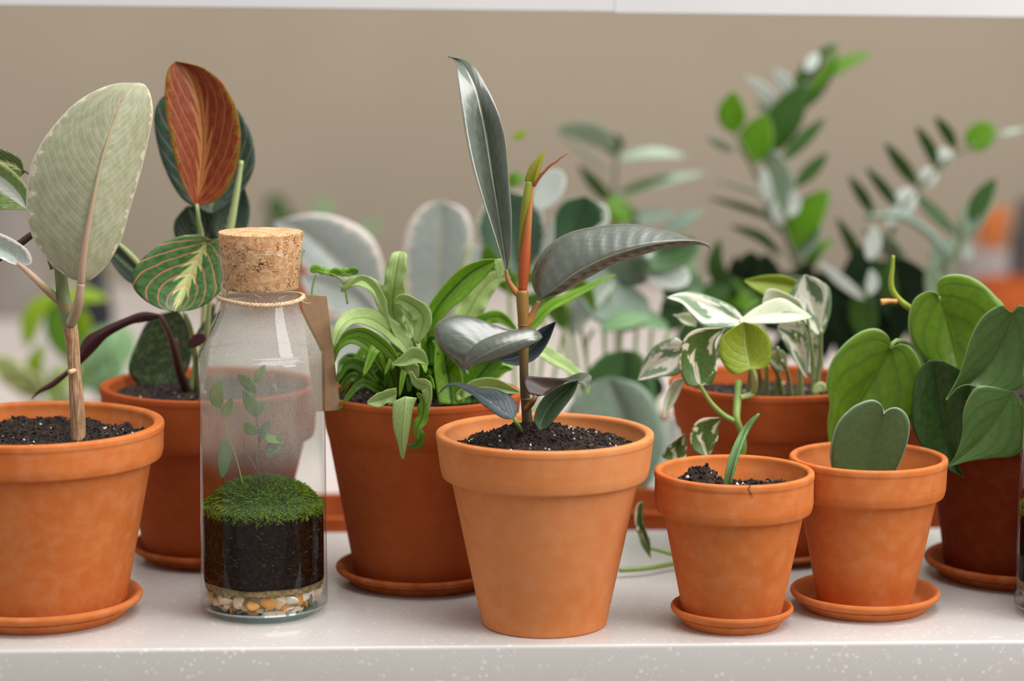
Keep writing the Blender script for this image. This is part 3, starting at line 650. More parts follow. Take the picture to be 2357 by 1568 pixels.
leafo(E4, Y4 - .07, [(985, 838), (975, 808), (948, 800), (925, 820), (903, 838)], [(985, 838), (955, 822), (930, 832), (903, 839)], [(986, 840), (960, 836), (930, 842), (903, 840)], [FERN_P], n=28, m=9, dm=.5)
fl([(960, 870), (945, 840), (960, 815)], 20, FERN_P, -.06, prof='strap', roll=30, ruffle=.2, rf=2)
leafo(E4, Y4 - .05, [(1010, 930), (1000, 850), (1003, 790), (1012, 740)], [(1040, 930), (1030, 850), (1022, 790), (1014, 740)], [(1070, 930), (1062, 860), (1040, 790), (1016, 740)], [FERN], n=30, m=11, dm=.9, label='broad upright green blade')
leafo(E4, Y4 - .04, [(1050, 930), (1060, 880), (1100, 830), (1160, 800)], [(1085, 930), (1095, 880), (1125, 840), (1162, 802)], [(1120, 920), (1130, 880), (1150, 850), (1164, 806)], [FERN_D], n=30, m=9, dm=.7)
leafo(E4, Y4 - .05, [(1050, 905), (1090, 876), (1140, 872), (1195, 900)], [(1050, 912), (1095, 890), (1140, 890), (1196, 903)], [(1052, 925), (1100, 905), (1140, 906), (1196, 906)], [FERN_P], n=30, m=9, dm=.5)
fl([(1090, 905), (1150, 830), (1215, 760), (1262, 710), (1310, 684), (1352, 664), (1395, 640), (1418, 632)], 20, FERN, .04, prof='lance', roll=30, fold=.3, ruffle=.12, rf=5, n=44)
fl([(1080, 915), (1150, 850), (1225, 805), (1280, 828), (1330, 862), (1352, 890), (1354, 915)], 26, FERN_P, .03, prof='lance', roll=25, fold=.2, ruffle=.15, rf=7, n=44, label='pale wavy-edged leaf reaching right past the rubber plant stem')
fl([(1075, 920), (1110, 880), (1150, 850), (1180, 850)], 16, FERN, -.03, prof='strap', roll=-30, fold=.3)
fl([(1060, 870), (1090, 790), (1110, 740), (1150, 730), (1190, 760)], 20, FERN, .05, prof='strap', roll=-20, fold=.2, ruffle=.35, rf=5)
fl([(1030, 860), (1060, 760), (1100, 680), (1140, 640), (1175, 640)], 34, FERN_P, .06, prof='strap', roll=-20, fold=.2, ruffle=.2, rf=5)
fl([(1040, 860), (1050, 800), (1085, 765), (1120, 755)], 22, FERN_D, .04, prof='strap', roll=30, ruffle=.3, rf=4)

# ------------------------------------------------------------------ pothos on the right
E5, Y5 = potted('potted_pothos', 'white and green marbled pothos trailing from the dark collared pot right of centre', 'plant',
    1765, 1272, 875, 232, 216, 206, 140, 982, TC_W, sauc=(186, 150, 1244, 'dark terracotta saucer mostly hidden behind the two small front pots', TC_T), soil_y=914, soilkw=dict(seed=21))
def pl(L, M_, R, mat, dy=0, **kw):
    k = dict(n=36, m=13, dm=.5, bulge=.05); k.update(kw); return leafo(E5, Y5 + dy, L, M_, R, [mat], **k)
pl([(1740, 735), (1715, 735), (1690, 708), (1655, 690), (1600, 672), (1565, 673), (1535, 684)], [(1740, 740), (1700, 735), (1650, 715), (1600, 692), (1565, 682), (1535, 685)], [(1740, 745), (1715, 752), (1670, 756), (1622, 754), (1592, 725), (1570, 698), (1535, 686)], POT_V, -.06, dl=.8, dr=-.6)
pl([(1700, 738), (1740, 708), (1795, 686), (1845, 712), (1868, 728)], [(1702, 740), (1750, 728), (1810, 722), (1868, 729)], [(1702, 743), (1760, 744), (1815, 742), (1868, 731)], POT_W, -.08, dl=.8, dr=-.5)
pl([(1880, 770), (1835, 725), (1815, 690), (1830, 655), (1850, 634)], [(1888, 770), (1872, 710), (1856, 634)], [(1896, 768), (1912, 715), (1910, 665), (1885, 645), (1858, 634)], POT_V, -.04, dm=.8)
pl([(1756, 690), (1765, 668), (1790, 668), (1840, 690)], [(1756, 694), (1800, 690), (1850, 715)], [(1756, 715), (1790, 720), (1850, 728)], POT_W, -.06)
pl([(1850, 655), (1810, 636), (1765, 634), (1714, 645)], [(1850, 665), (1800, 655), (1714, 646)], [(1845, 690), (1780, 688), (1745, 672), (1714, 648)], POT_G, -.01)
pl([(1610, 888), (1580, 885), (1563, 840), (1570, 790), (1600, 760), (1664, 755)], [(1610, 888), (1600, 850), (1606, 810), (1630, 780), (1664, 756)], [(1612, 888), (1640, 880), (1652, 840), (1645, 790), (1660, 765), (1665, 757)], POT_D, -.1, dm=.6)
pl([(1700, 765), (1680, 760), (1665, 765), (1650, 800), (1645, 830)], [(1700, 770), (1672, 790), (1645, 830)], [(1700, 780), (1690, 800), (1646, 832)], POT_V, -.05)
pl([(1727, 850), (1690, 862), (1660, 830), (1654, 790), (1672, 765), (1712, 742)], [(1727, 850), (1716, 800), (1712, 742)], [(1728, 850), (1765, 845), (1777, 805), (1768, 770), (1745, 750), (1714, 742)], POT_G, -.1, dm=.7, label='round lime green leaf')
pl([(1580, 800), (1555, 778), (1510, 795), (1480, 835), (1468, 874)], [(1582, 806), (1540, 825), (1500, 850), (1468, 875)], [(1580, 815), (1565, 860), (1520, 868), (1468, 876)], POT_V, -.07)
pl([(1570, 870), (1548, 880), (1530, 920), (1528, 960)], [(1572, 875), (1550, 905), (1528, 960)], [(1574, 880), (1556, 920), (1530, 962)], POT_W, -.09)
pl([(1790, 750), (1815, 735), (1850, 745), (1862, 800), (1858, 870)], [(1790, 755), (1830, 790), (1858, 870)], [(1790, 760), (1810, 800), (1856, 872)], POT_V, -.05)
pl([(1770, 820), (1790, 805), (1808, 815), (1812, 850)], [(1770, 825), (1792, 830), (1812, 852)], [(1770, 835), (1785, 850), (1812, 855)], POT_W, -.04)
pl([(1840, 790), (1850, 770), (1880, 770), (1895, 830), (1885, 880)], [(1845, 790), (1870, 810), (1885, 880)], [(1845, 800), (1855, 850), (1884, 882)], POT_V, -.02)
pl([(1620, 1050), (1592, 1030), (1592, 990), (1615, 965), (1660, 962)], [(1625, 1050), (1618, 1005), (1660, 963)], [(1635, 1045), (1652, 1010), (1652, 985), (1661, 964)], POT_D, -.1)
pl([(1545, 1060), (1525, 1050), (1545, 1020), (1574, 1000)], [(1550, 1060), (1555, 1035), (1575, 1000)], [(1575, 1055), (1580, 1030), (1577, 1000)], POT_D, -.08)
lf = pl([(1497, 1283), (1475, 1250), (1462, 1200), (1466, 1165), (1478, 1155)], [(1497, 1284), (1484, 1240), (1476, 1200), (1478, 1156)], [(1498, 1284), (1494, 1240), (1480, 1200), (1480, 1156)], POT_D, -.06)
stem('vine', Y5 - .06, [(1496, 1262), (1520, 1268), (1550, 1276), (1600, 1280, 1)], [4, 5, 5], PET_G, lf)
a = [onto(1425, 1313, .006), onto(1462, 1311, .006), onto(1500, 1307, .006), onto(1545, 1299, .006), onto(1600, 1290, .008)]
W = [V(q) for q in cr([tuple(p) for p in a], 30)]
vs, fs = tube_geo(W, [5.5 * mpp(W[0])] * 30, 10); mesh('vine', vs, fs, PET_G, E5, label='bare green vine lying on the worktop')
stem('vine', Y5 - .1, [(1700, 880, 3), (1697, 925, 1), (1696, 965), (1705, 990), (1712, 1030), (1700, 1075)], [8, 8.5, 9, 7, 7, 6], PET_G, E5)
stem('petiole', Y5 - .1, [(1610, 884), (1635, 925), (1665, 955), (1692, 970)], [4, 5, 6, 6], PET_G, E5)
stem('petiole', Y5 - .09, [(1728, 846), (1737, 870), (1733, 905, 2), (1705, 915)], [6, 7, 7, 6], PET_P, E5)
for x0, y0, x1 in ((1755, 780, 1765), (1790, 800, 1785), (1770, 830, 1805), (1838, 740, 1838), (1858, 728, 1872), (1890, 760, 1876), (1830, 770, 1845), (1745, 840, 1745), (1725, 800, 1720), (1800, 830, 1822)):
    stem('petiole', Y5 - .03, [(x0, y0, -2), ((x0 + x1) / 2 + 4, (y0 + 905) / 2), (x1, 918, 1)], [3.6, 4.6, 6], PET_P, E5)
leafm(E5, Y5 - .04, [(1870, 905), (1890, 890), (1898, 905)], 12, PET_P, prof='round', n=10, m=5)
pl([(1600, 750), (1575, 745), (1555, 725), (1550, 725)], [(1600, 752), (1575, 735), (1550, 727)], [(1605, 735), (1585, 722), (1551, 728)], POT_W, -.02)

# ------------------------------------------------------------------ small front pots
E6, Y6 = potted('potted_succulent', 'single slim green succulent shoot in the smallest front terracotta pot with cracked rim', 'plant',
    1684, 1435, 1081, 184, 181, 161, 111, 1176, TC_B, sauc=(142, 109, 1389, 'small terracotta saucer under the cracked-rim front pot', TC_S), soil_y=1136,
    soilkw=dict(seed=31, amp=.006, dome=-.002, res=80, crumbs=1500, cs=.0017, lump=[(-.024, .018, .014, .016), (-.008, .02, .012, .006)]))
leafm(E6, Y6, [(1668, 1146, -1), (1680, 1085, -1), (1695, 1035, -.6), (1715, 990), (1732, 966), (1746, 951)], 12.5, [ALOE], prof='lance', roll=25, fold=.5, n=30, m=9, thick=.002, name='leaf')
crk = [(1721, 1112), (1727, 1119), (1722, 1126), (1727, 1134), (1733, 1146)]
b6 = onto(1684, 1435)
def on_rim(px, py, rr_px):           # on the outside of a round pot standing at b6
    r = rr_px * mpp(at(1684, 1081, Y6)); d = ray(px, py); e = EYE
    A = d.x ** 2 + d.y ** 2; B = 2 * ((e.x - b6.x) * d.x + (e.y - b6.y) * d.y); Cc = (e.x - b6.x) ** 2 + (e.y - b6.y) ** 2 - r * r
    q = B * B - 4 * A * Cc
    return e + d * ((-B - math.sqrt(max(q, 0))) / (2 * A))
W = [on_rim(x, y, 184.3) for x, y in crk]; k = mpp(W[0])
vs, fs = tube_geo(W, [1.0 * k, 1.4 * k, .9 * k, 1.0 * k, .4 * k], 6); mesh('rim_crack', vs, fs, plain('dark_crack', g(58, 24, 12), rough=.9), E6, label='dark hairline crack at the rim')
E7, Y7 = potted('potted_hoya', 'single dark heart-shaped hoya leaf in the small terracotta pot right of the cracked-rim pot', 'plant',
    1990, 1397, 1049, 182, 177, 158, 108, 1138, TC_B, sauc=(173, 138, 1353, 'broad terracotta saucer under the single heart-leaf pot', TC_S), soil_y=1140, soilkw=dict(seed=33, amp=.003))
leafo(E7, Y7, [(2034, 954), (2030, 934), (2014, 922), (1992, 924), (1960, 940), (1928, 975), (1912, 1030), (1914, 1075), (1935, 1120), (1975, 1140)], [(2034, 955), (2018, 995), (2000, 1060), (1978, 1140)], [(2034, 954), (2048, 942), (2066, 939), (2084, 950), (2094, 975), (2090, 1015), (2072, 1065), (2040, 1115), (1980, 1140)],
    [HOYA], n=50, m=17, thick=.0025, bulge=.05, dm=.3, label='thick dark green heart-shaped leaf')

# ------------------------------------------------------------------ heartleaf philodendron at right
E8, Y8 = potted('potted_philodendron', 'heartleaf philodendron with big glossy green hearts in the dark pot at far right', 'plant',
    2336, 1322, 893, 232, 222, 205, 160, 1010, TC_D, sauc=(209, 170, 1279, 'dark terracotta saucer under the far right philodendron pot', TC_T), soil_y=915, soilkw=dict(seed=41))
def hl(L, M_, R, mat, dy=0, **kw):
    k = dict(n=54, m=19, dm=.7, bulge=.06); k.update(kw); return leafo(E8, Y8 + dy, L, M_, R, [mat], **k)
lf = hl([(2050, 803), (2045, 775), (2020, 757), (1985, 762), (1945, 790), (1915, 830), (1902, 880), (1910, 930), (1905, 975), (1908, 1020), (1912, 1065)], [(2050, 803), (2030, 840), (1995, 900), (1950, 970), (1912, 1066)],
   [(2051, 803), (2070, 793), (2095, 798), (2117, 830), (2127, 880), (2115, 930), (2085, 985), (2030, 1030), (1970, 1060), (1914, 1067)], HRT, -.03, dl=-.3, dr=-.2)
stem('petiole', Y8 - .03, [(2050, 804), (2060, 785, .3), (2085, 790, 1), (2110, 820, 3), (2150, 900, 8)], [5, 6, 6, 6, 6], PET_G, lf)
lf = hl([(2156, 680), (2150, 672), (2128, 673), (2104, 690), (2091, 730), (2095, 775), (2120, 815), (2160, 845), (2206, 869)], [(2158, 680), (2172, 715), (2188, 770), (2200, 825), (2207, 869)],
   [(2158, 678), (2157, 652), (2175, 635), (2215, 632), (2255, 648), (2290, 680), (2312, 712), (2290, 770), (2255, 830), (2208, 870)], HRT, -.03)
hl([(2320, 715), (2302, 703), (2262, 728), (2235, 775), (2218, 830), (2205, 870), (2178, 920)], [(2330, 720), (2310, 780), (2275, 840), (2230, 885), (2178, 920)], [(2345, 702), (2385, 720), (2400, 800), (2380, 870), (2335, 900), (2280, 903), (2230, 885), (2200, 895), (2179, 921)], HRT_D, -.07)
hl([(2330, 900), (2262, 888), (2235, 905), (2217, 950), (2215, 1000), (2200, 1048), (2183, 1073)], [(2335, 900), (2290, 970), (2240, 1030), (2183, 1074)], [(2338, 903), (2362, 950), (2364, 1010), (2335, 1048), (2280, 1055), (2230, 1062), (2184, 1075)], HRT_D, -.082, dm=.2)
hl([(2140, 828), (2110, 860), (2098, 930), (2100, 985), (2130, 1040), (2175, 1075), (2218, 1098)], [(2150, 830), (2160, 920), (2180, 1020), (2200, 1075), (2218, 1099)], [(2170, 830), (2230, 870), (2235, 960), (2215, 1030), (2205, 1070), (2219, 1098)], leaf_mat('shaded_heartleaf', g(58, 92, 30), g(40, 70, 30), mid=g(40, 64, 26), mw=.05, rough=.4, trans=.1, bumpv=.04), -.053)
stem('vine', Y8 - .02, [(2150, 760, 2), (2120, 725), (2092, 708), (2070, 690), (2054, 668), (2051, 645), (2054, 615), (2056, 588)], [7, 6, 7, 7, 8, 7, 7, 4], PET_Y, E8, n=40, label='lime growing tip of the vine')
stem('aerial_root', Y8 - .022, [(2064, 694), (2045, 693), (2028, 696)], [6, 5, 8], ROOT, E8, n=12, label='tan aerial root stub')
stem('petiole', Y8 - .028, [(2160, 682), (2190, 760, 2), (2230, 850, 5), (2280, 910, 8)], [4, 5, 6, 7], PET_G, E8)
stem('vine', Y8, [(2100, 985, -3), (2160, 960, 0), (2250, 915, 1)], [5, 6, 7], ROOT, E8)
# ------------------------------------------------------------------ corked bottle terrarium
def glass():
    M = Mat('clear_glass'); nt = M.nt; nt.nodes.remove(M.b)
    lw = M.node('ShaderNodeLayerWeight'); fr_ = N(nt, lw.outputs['Facing']).pow(5.0) * .75 + .038
    tr = M.node('ShaderNodeBsdfTransparent'); tr.inputs[0].default_value = (.965, .98, .975, 1)
    gl = M.node('ShaderNodeBsdfGlossy'); gl.inputs['Roughness'].default_value = .015
    x = M.node('ShaderNodeMixShader'); nt.links.new(fr_.k, x.inputs[0]); nt.links.new(tr.outputs[0], x.inputs[1]); nt.links.new(gl.outputs[0], x.inputs[2])
    nt.links.new(x.outputs[0], M.out.inputs[0]); return M.m
def mist():
    """fogged inner face: fine condensation, thick on the shoulders, thin lower down"""
    M = Mat('fogged_glass'); nt = M.nt; nt.nodes.remove(M.b); o = M.tc(); X, Y_, Z = M.sep(o)
    fine = M.noise(o, 1300, 2, .6); big = M.noise(M.scale(o, (60, 60, 18)), 1, 3)
    k = .001
    f = Z.step(.100, .128) * Z.step(.236, .222)
    f2 = f * (big.step(.3, .7) * .18 + .3) * (fine.step(.3, .6) * .5 + .5) + Z.step(.17, .20) * Z.step(.232, .22) * fine.step(.45, .6) * .3
    tr = M.node('ShaderNodeBsdfTransparent'); tr.inputs[0].default_value = (.985, .99, .985, 1)
    di = M.node('ShaderNodeBsdfDiffuse'); di.inputs[0].default_value = (.70, .665, .61, 1)
    tl = M.node('ShaderNodeBsdfTranslucent'); tl.inputs[0].default_value = (.72, .69, .64, 1)
    y = M.node('ShaderNodeMixShader'); y.inputs[0].default_value = .5; nt.links.new(di.outputs[0], y.inputs[1]); nt.links.new(tl.outputs[0], y.inputs[2])
    x = M.node('ShaderNodeMixShader'); nt.links.new(f2.k, x.inputs[0]); nt.links.new(tr.outputs[0], x.inputs[1]); nt.links.new(y.outputs[0], x.inputs[2])
    nt.links.new(x.outputs[0], M.out.inputs[0]); return M.m
def cork():
    M = Mat('agglomerated_cork'); o = M.tc()
    ow = M.node('ShaderNodeVectorMath'); nz = M.node('ShaderNodeTexNoise'); M.nt.links.new(o, nz.inputs['Vector']); nz.inputs['Scale'].default_value = 300
    sc = M.node('ShaderNodeVectorMath', operation='SCALE'); M.nt.links.new(nz.outputs['Color'], sc.inputs[0]); sc.inputs['Scale'].default_value = .0022
    M.nt.links.new(o, ow.inputs[0]); M.nt.links.new(sc.outputs[0], ow.inputs[1]); v = M.scale(ow.outputs[0], (1, 1, 1.35))
    e = M.voro(v, 330, 'DISTANCE_TO_EDGE'); c = M.node('ShaderNodeTexVoronoi'); M.nt.links.new(v, c.inputs['Vector']); c.inputs['Scale'].default_value = 330
    bw = M.node('ShaderNodeSeparateColor'); M.nt.links.new(c.outputs['Color'], bw.inputs[0]); cr_ = N(M.nt, bw.outputs[0]); cg = N(M.nt, bw.outputs[1])
    col = M.mix(cr_, g(204, 152, 104), g(226, 184, 140)); col = M.mix(cg.step(.6, 1) * .6, col, g(190, 124, 78))
    col = M.mix(M.noise(o, 500, 3).step(.5, .75) * .35, col, g(176, 116, 70))
    gap = (e - M.noise(o, 160, 2).step(.42, .7) * .075).step(.012, -.02)
    col = M.mix(gap, col, g(84, 46, 22))
    M.set(Base_Color=col, Roughness=.85); M.bump(gap * -1 + M.noise(o, 900, 3) * .3, .6, .001); return M.m
GLASS, MIST, CORK = glass(), mist(), cork()
TWINE = plain('jute_twine', g(222, 198, 166), g(196, 166, 128), .9, 400)
SANDM = plain('dry_moss_fibre', g(170, 142, 104), g(128, 104, 66), .9, 500, .3, .6)
MOSS = plain('moss_green', g(76, 104, 16), g(102, 128, 28), .8, 150, .2)
MOSS2 = plain('moss_bright', g(122, 142, 44), g(98, 124, 36), .8, 150, .2)
LEAFB = leaf_mat('small_bottle_leaf', g(74, 116, 64), g(90, 132, 80), mid=g(120, 150, 110), rough=.45, trans=.2)
LEAFL = leaf_mat('lime_bottle_leaf', g(120, 170, 30), g(104, 154, 30), rough=.5, trans=.3)
PEB = [plain('pebble_' + n, g(*a), g(*b), .45, 60, .4) for n, a, b in (('cream', (230, 208, 176), (220, 192, 156)), ('white', (236, 228, 216), (224, 214, 200)), ('amber', (214, 152, 70), (200, 134, 54)), ('tan', (210, 172, 128), (196, 156, 112)), ('grey', (136, 126, 106), (118, 108, 92)))]
bx = 609; bb = onto(bx, 1406); YB = bb.y; kb = mpp(bb)
zb = lambda y: at(bx, y, YB).z
def kz(y): return mpp(at(bx, y, YB))
E9 = empty('bottle_terrarium', 'corked glass bottle terrarium with brown tag, standing left of the large front pot', 'terrarium', (bb.x, bb.y, 0), 'corked bottle terrariums')
OUT = [(118, 1406), (137, 1396), (144.5, 1380), (145, 1350), (145, 1000), (145, 828), (142.5, 810), (131, 786), (111, 744), (98, 714), (91, 692), (91, 670), (97, 600), (98.5, 587), (103, 583), (104, 577), (101, 572.5), (97, 573)]
prof = cr([(r * kz(y), 0.0 if i == 0 else zb(y)) for i, (r, y) in enumerate(OUT)], 90)
prof = [(0, .0015), (.9 * prof[0][0], .0012)] + [(r, max(0, z)) for r, z in prof]
vs, fs = lathe_geo(prof, (bb.x, bb.y, 0), 112)
mesh('glass_bottle', vs, fs, GLASS, E9)
inn = [(0, .0065), (110 * kb, .0065), (132 * kb, .010)] + [((r - 7) * kz(y), zb(y)) for r, y in OUT[2:11]] + [(84 * kz(670), zb(670)), (91 * kz(600), zb(600)), (95 * kz(573), zb(573))]
vs, fs = lathe_geo(cr(inn, 90), (bb.x, bb.y, 0), 112)
mesh('fogged_lining', [v for v in vs], [f[::-1] for f in fs], MIST, E9, label='misted inner face of the glass')
# thick green-tinted base glass
M = Mat('thick_base_glass'); M.set(Base_Color=(.35, .5, .48, 1), Roughness=.05, IOR=1.45)
t_ = M.node('ShaderNodeBsdfTransparent'); t_.inputs[0].default_value = (.80, .90, .885, 1); x_ = M.node('ShaderNodeMixShader'); x_.inputs[0].default_value = .22
M.nt.links.new(t_.outputs[0], x_.inputs[1]); M.nt.links.new(M.b.outputs[0], x_.inputs[2]); M.nt.links.new(x_.outputs[0], M.out.inputs[0])
vs, fs = lathe_geo(fillet([(0, .0012), (112 * kb, .0012), (119 * kb, .0008, .001), (124 * kb, .0035, .001), (116 * kb, .0055, .001), (0, .0058)], 3), (bb.x, bb.y, 0), 96)
mesh('glass_base', vs, fs, M.m, E9)
# cork
cz0, cz1 = zb(664), zb(532.5)
vs, fs = lathe_geo(fillet([(0, cz0), (86 * kz(664), cz0, .0012), (92 * kz(590), zb(590)), (98.5 * kz(535), cz1, .0014), (0, cz1)], 4), (bb.x + .0005, bb.y, 0), 96)
for i, v in enumerate(vs):
    d = V((v.x - bb.x, v.y - bb.y, 0))
    if d.length > .02: vs[i] = v + d.normalized() * (mn.noise(v * 320) * .00035)
mesh('cork_stopper', vs, fs, CORK, E9)
# layers
ri = 137.5 * kb
def layer(name, zlo, zhi, m, seed, amp, topamp=0, r=ri):
    vs = []; n = 96; fs = []; rows = 14
    lo = [zlo + amp * (mn.noise(V((math.cos(2 * PI * k / n) * 2.2, math.sin(2 * PI * k / n) * 2.2, seed))) + .5 * mn.noise(V((math.cos(2 * PI * k / n) * 12, math.sin(2 * PI * k / n) * 12, seed)))) for k in range(n)]
    hi = [zhi + topamp * mn.noise(V((math.cos(2 * PI * k / n) * 5, math.sin(2 * PI * k / n) * 5, seed + 5))) for k in range(n)]
    for i in range(rows + 1):
        for k in range(n):
            z = lo[k] + (hi[k] - lo[k]) * i / rows; a = 2 * PI * k / n
            q = r * (1 - .006 * abs(mn.noise(V((a * 40, z * 900, seed)))))
            if z < .014: q *= .93 + .07 * max(0, z / .014)
            vs.append(V((bb.x + q * math.cos(a), bb.y + q * math.sin(a), z)))
    for i in range(rows):
        for k in range(n): fs.append((i * n + k, i * n + (k + 1) % n, (i + 1) * n + (k + 1) % n, (i + 1) * n + k))
    fs.append(tuple(range(n - 1, -1, -1))); fs.append(tuple(rows * n + k for k in range(n)))
    return mesh(name, vs, fs, m, E9)
zs0, zs1 = zb(1327), zb(1166)
layer('soil', zs0, zs1, SOIL2, 2, .0012, .001)
def fibres(name, count, gen, mats, seed):
    r = random.Random(seed); vs, fs, mi = [], [], []
    for _ in range(count):
        p, d, l, w, k = gen(r); b = len(vs)
        s = d.cross(V((r.uniform(-1, 1), r.uniform(-1, 1), r.uniform(-1, 1)))); s.normalize()
        e = d + V((r.uniform(-.5, .5), r.uniform(-.5, .5), r.uniform(-.5, .2)))
        q1 = p + d * l * .5; q2 = q1 + e.normalized() * l * .5
        vs += [p - s * w, p + s * w, q1 + s * w * .9, q1 - s * w * .9, q2]; fs += [(b, b + 1, b + 2, b + 3), (b + 3, b + 2, b + 4)]; mi += [k, k]
    o = mesh(name, vs, fs, mats, E9, mi=mi, smooth=False); o['kind'] = 'stuff'; return o
def sandf(r):
    a = r.uniform(0, 2 * PI); q = ri * r.uniform(.93, .985); z = r.uniform(zs0 - .0055, zs0 + .0015)
    return V((bb.x + q * math.cos(a), bb.y + q * math.sin(a), z)), V((-math.sin(a), math.cos(a), r.uniform(-.6, .6))) * r.choice((-1, 1)), r.uniform(.002, .005), .0003, r.choice((0, 0, 1))
layer('fibre_layer', zs0 - .0045, zs0, SANDM, 6, .0012, 0, ri * .975)
fibres('dry_fibre', 1500, sandf, [SANDM, MOSS2], 5)
def flec(r):
    a = r.uniform(PI, 2 * PI); q = ri * .997; z = r.uniform(zs0 + .001, zs1 - .001)
    return V((bb.x + q * math.cos(a), bb.y + q * math.sin(a), z)), V((-math.sin(a), math.cos(a), r.uniform(-.8, .8))) * r.choice((-1, 1)), r.uniform(.0006, .0028), .00017, 0
fibres('root_fleck', 700, flec, [plain('pale_fleck', g(150, 124, 96))], 15)
zt = zb(1098)
def mtop(x, y):
    d = min(1, math.hypot(x, y) / ri); f = max(0, 1 - d ** 2.6)
    return zs1 + .001 + (zt - zs1 - .004) * f + .0018 * mn.noise(V((x * 90, y * 90, 4))) * (1 - d * .5)
vs, fs = [V((bb.x, bb.y, mtop(0, 0)))], []
for i in range(1, 25):
    for k in range(60):
        a = 2 * PI * k / 60; q = ri * .985 * i / 24; x, y = q * math.cos(a), q * math.sin(a); vs.append(V((bb.x + x, bb.y + y, mtop(x, y))))
for k in range(60):
    fs.append((0, 1 + k, 1 + (k + 1) % 60))
    for i in range(23): a, b = 1 + i * 60, 1 + (i + 1) * 60; fs.append((a + k, b + k, b + (k + 1) % 60, a + (k + 1) % 60))
moss = mesh('moss_cushion', vs, fs, plain('moss_base', g(44, 66, 14), g(60, 84, 20), .9, 200), E9)
def mossf(r):
    a = r.uniform(0, 2 * PI); q = ri * .97 * math.sqrt(r.random()); x, y = q * math.cos(a), q * math.sin(a); d = q / ri
    out = V((math.cos(a), math.sin(a), 0)); dr = (V((0, 0, 1)) * (1.05 - d * .95) + out * d * .5 + V((r.uniform(-.5, .5), r.uniform(-.5, .5), -.35 * d)))
    hang = d > .8 and r.random() < .5
    if hang: q = ri * 1.0005; x, y = q * math.cos(a), q * math.sin(a)
    if hang: out = V((-math.sin(a), math.cos(a), 0)); dr = out * r.uniform(-.8, .8) + V((0, 0, r.uniform(-1, .6)))
    return V((bb.x + x, bb.y + y, mtop(x, y) - (max(0, r.gauss(.0005, .0016)) + .002 * max(0, mn.noise(V((a * 2.2, 3, 1)))) if hang else 0))), dr.normalized(), r.uniform(.0025, .0055), .00028, 1 if r.random() < (.2 + .5 * (d > .85)) else 0
o = fibres('moss_strands', 7000, mossf, [MOSS, MOSS2], 9)
# pebbles
rp = random.Random(12); pm = []
for k in range(6):
    bm = bmesh.new(); bmesh.ops.create_icosphere(bm, subdivisions=3, radius=1)
    for v in bm.verts:
        q = mn.noise(v.co * .9 + V((k * 7, 0, 0))) * .28; v.co *= 1 + q
        v.co.z *= .42; v.co.x *= 1.2
    me = bpy.data.meshes.new('pebble'); bm.to_mesh(me); bm.free(); me.polygons.foreach_set('use_smooth', [True] * len(me.polygons)); pm.append(me)
pmm = {}
rings = [(.008, .80, 22), (.0135, .87, 25), (.0190, .875, 25), (.0240, .86, 24)]
zp1 = zs0 - .005; cnt_ = 0
for j, (z, q, n) in enumerate(rings):
    z = .0088 + (zp1 - .0108) * j / (len(rings) - 1)
    for k in range(n):
        a = 2 * PI * (k + .5 * (j % 2) + rp.uniform(-.25, .25)) / n
        mi = rp.choices(range(5), (4, 3, 3, 3, 2))[0]; sh = rp.randrange(6)
        if (mi, sh) not in pmm:
            m2 = pm[sh].copy(); m2.materials.append(PEB[mi]); pmm[(mi, sh)] = m2
        o = bpy.data.objects.new('pebble', pmm[(mi, sh)]); C.objects.link(o); o.parent = E9
        s = rp.uniform(.0031, .0050); qq = q * ri
        if z < .0125: qq *= .93
        o.location = V((qq * math.cos(a), qq * math.sin(a), z + rp.uniform(-.0008, .0008))); o.scale = (s, s, s)
        nrm = V((math.cos(a), math.sin(a), .1)) if rp.random() < .62 else V((rp.uniform(-1, 1), rp.uniform(-1, 1), rp.uniform(-1, 1)))
        o.rotation_euler = (nrm.to_track_quat('Z', 'Y').to_matrix() @ Matrix.Rotation(rp.uniform(0, 6.28), 3, 'Z')).to_euler()
vs, fs = lathe_geo(fillet([(0, .0072), (108 * kb, .0072), (118 * kb, .012), (118 * kb, zp1), (0, zp1)], 2), (bb.x, bb.y, 0), 48)
mesh('gravel_bed', vs, fs, plain('gravel_fill', g(190, 160, 124), g(150, 126, 98), .8, 260, .3, .8), E9)
# twine with a knot loop
kt = kz(688); zt_ = zb(687); rt = 93.5 * kt
for s in (0, 1):
    P = []
    for i in range(260):
        a = 2 * PI * i / 259; tw = a * 34 + s * PI
        q = rt + .0011 + .0007 * math.cos(tw); P.append(V((bb.x + q * math.cos(a), bb.y + q * math.sin(a), zt_ + .0008 * math.sin(tw) + .0012 * math.sin(a * 2 + 1))))
    vs, fs = tube_geo(P, [.0010] * len(P), 7)
    if s == 0: tw_o = mesh('twine', vs, fs, TWINE, E9, label='jute twine tied round the bottle neck')
    else: mesh('twine_strand', vs, fs, TWINE, tw_o)
YK = YB - .01
for P, r in (([(528, 682), (514, 672), (511, 655, .3), (520, 646, .5), (524, 650, .2), (522, 670), (518, 690)], 3.2), ([(520, 676), (516, 690), (513, 705), (518, 718)], 5.5), ([(524, 668), (513, 680), (511, 694)], 4.5)):
    stem('twine_loop', YK, P, [r, r], TWINE, tw_o, n=24, seg=8)
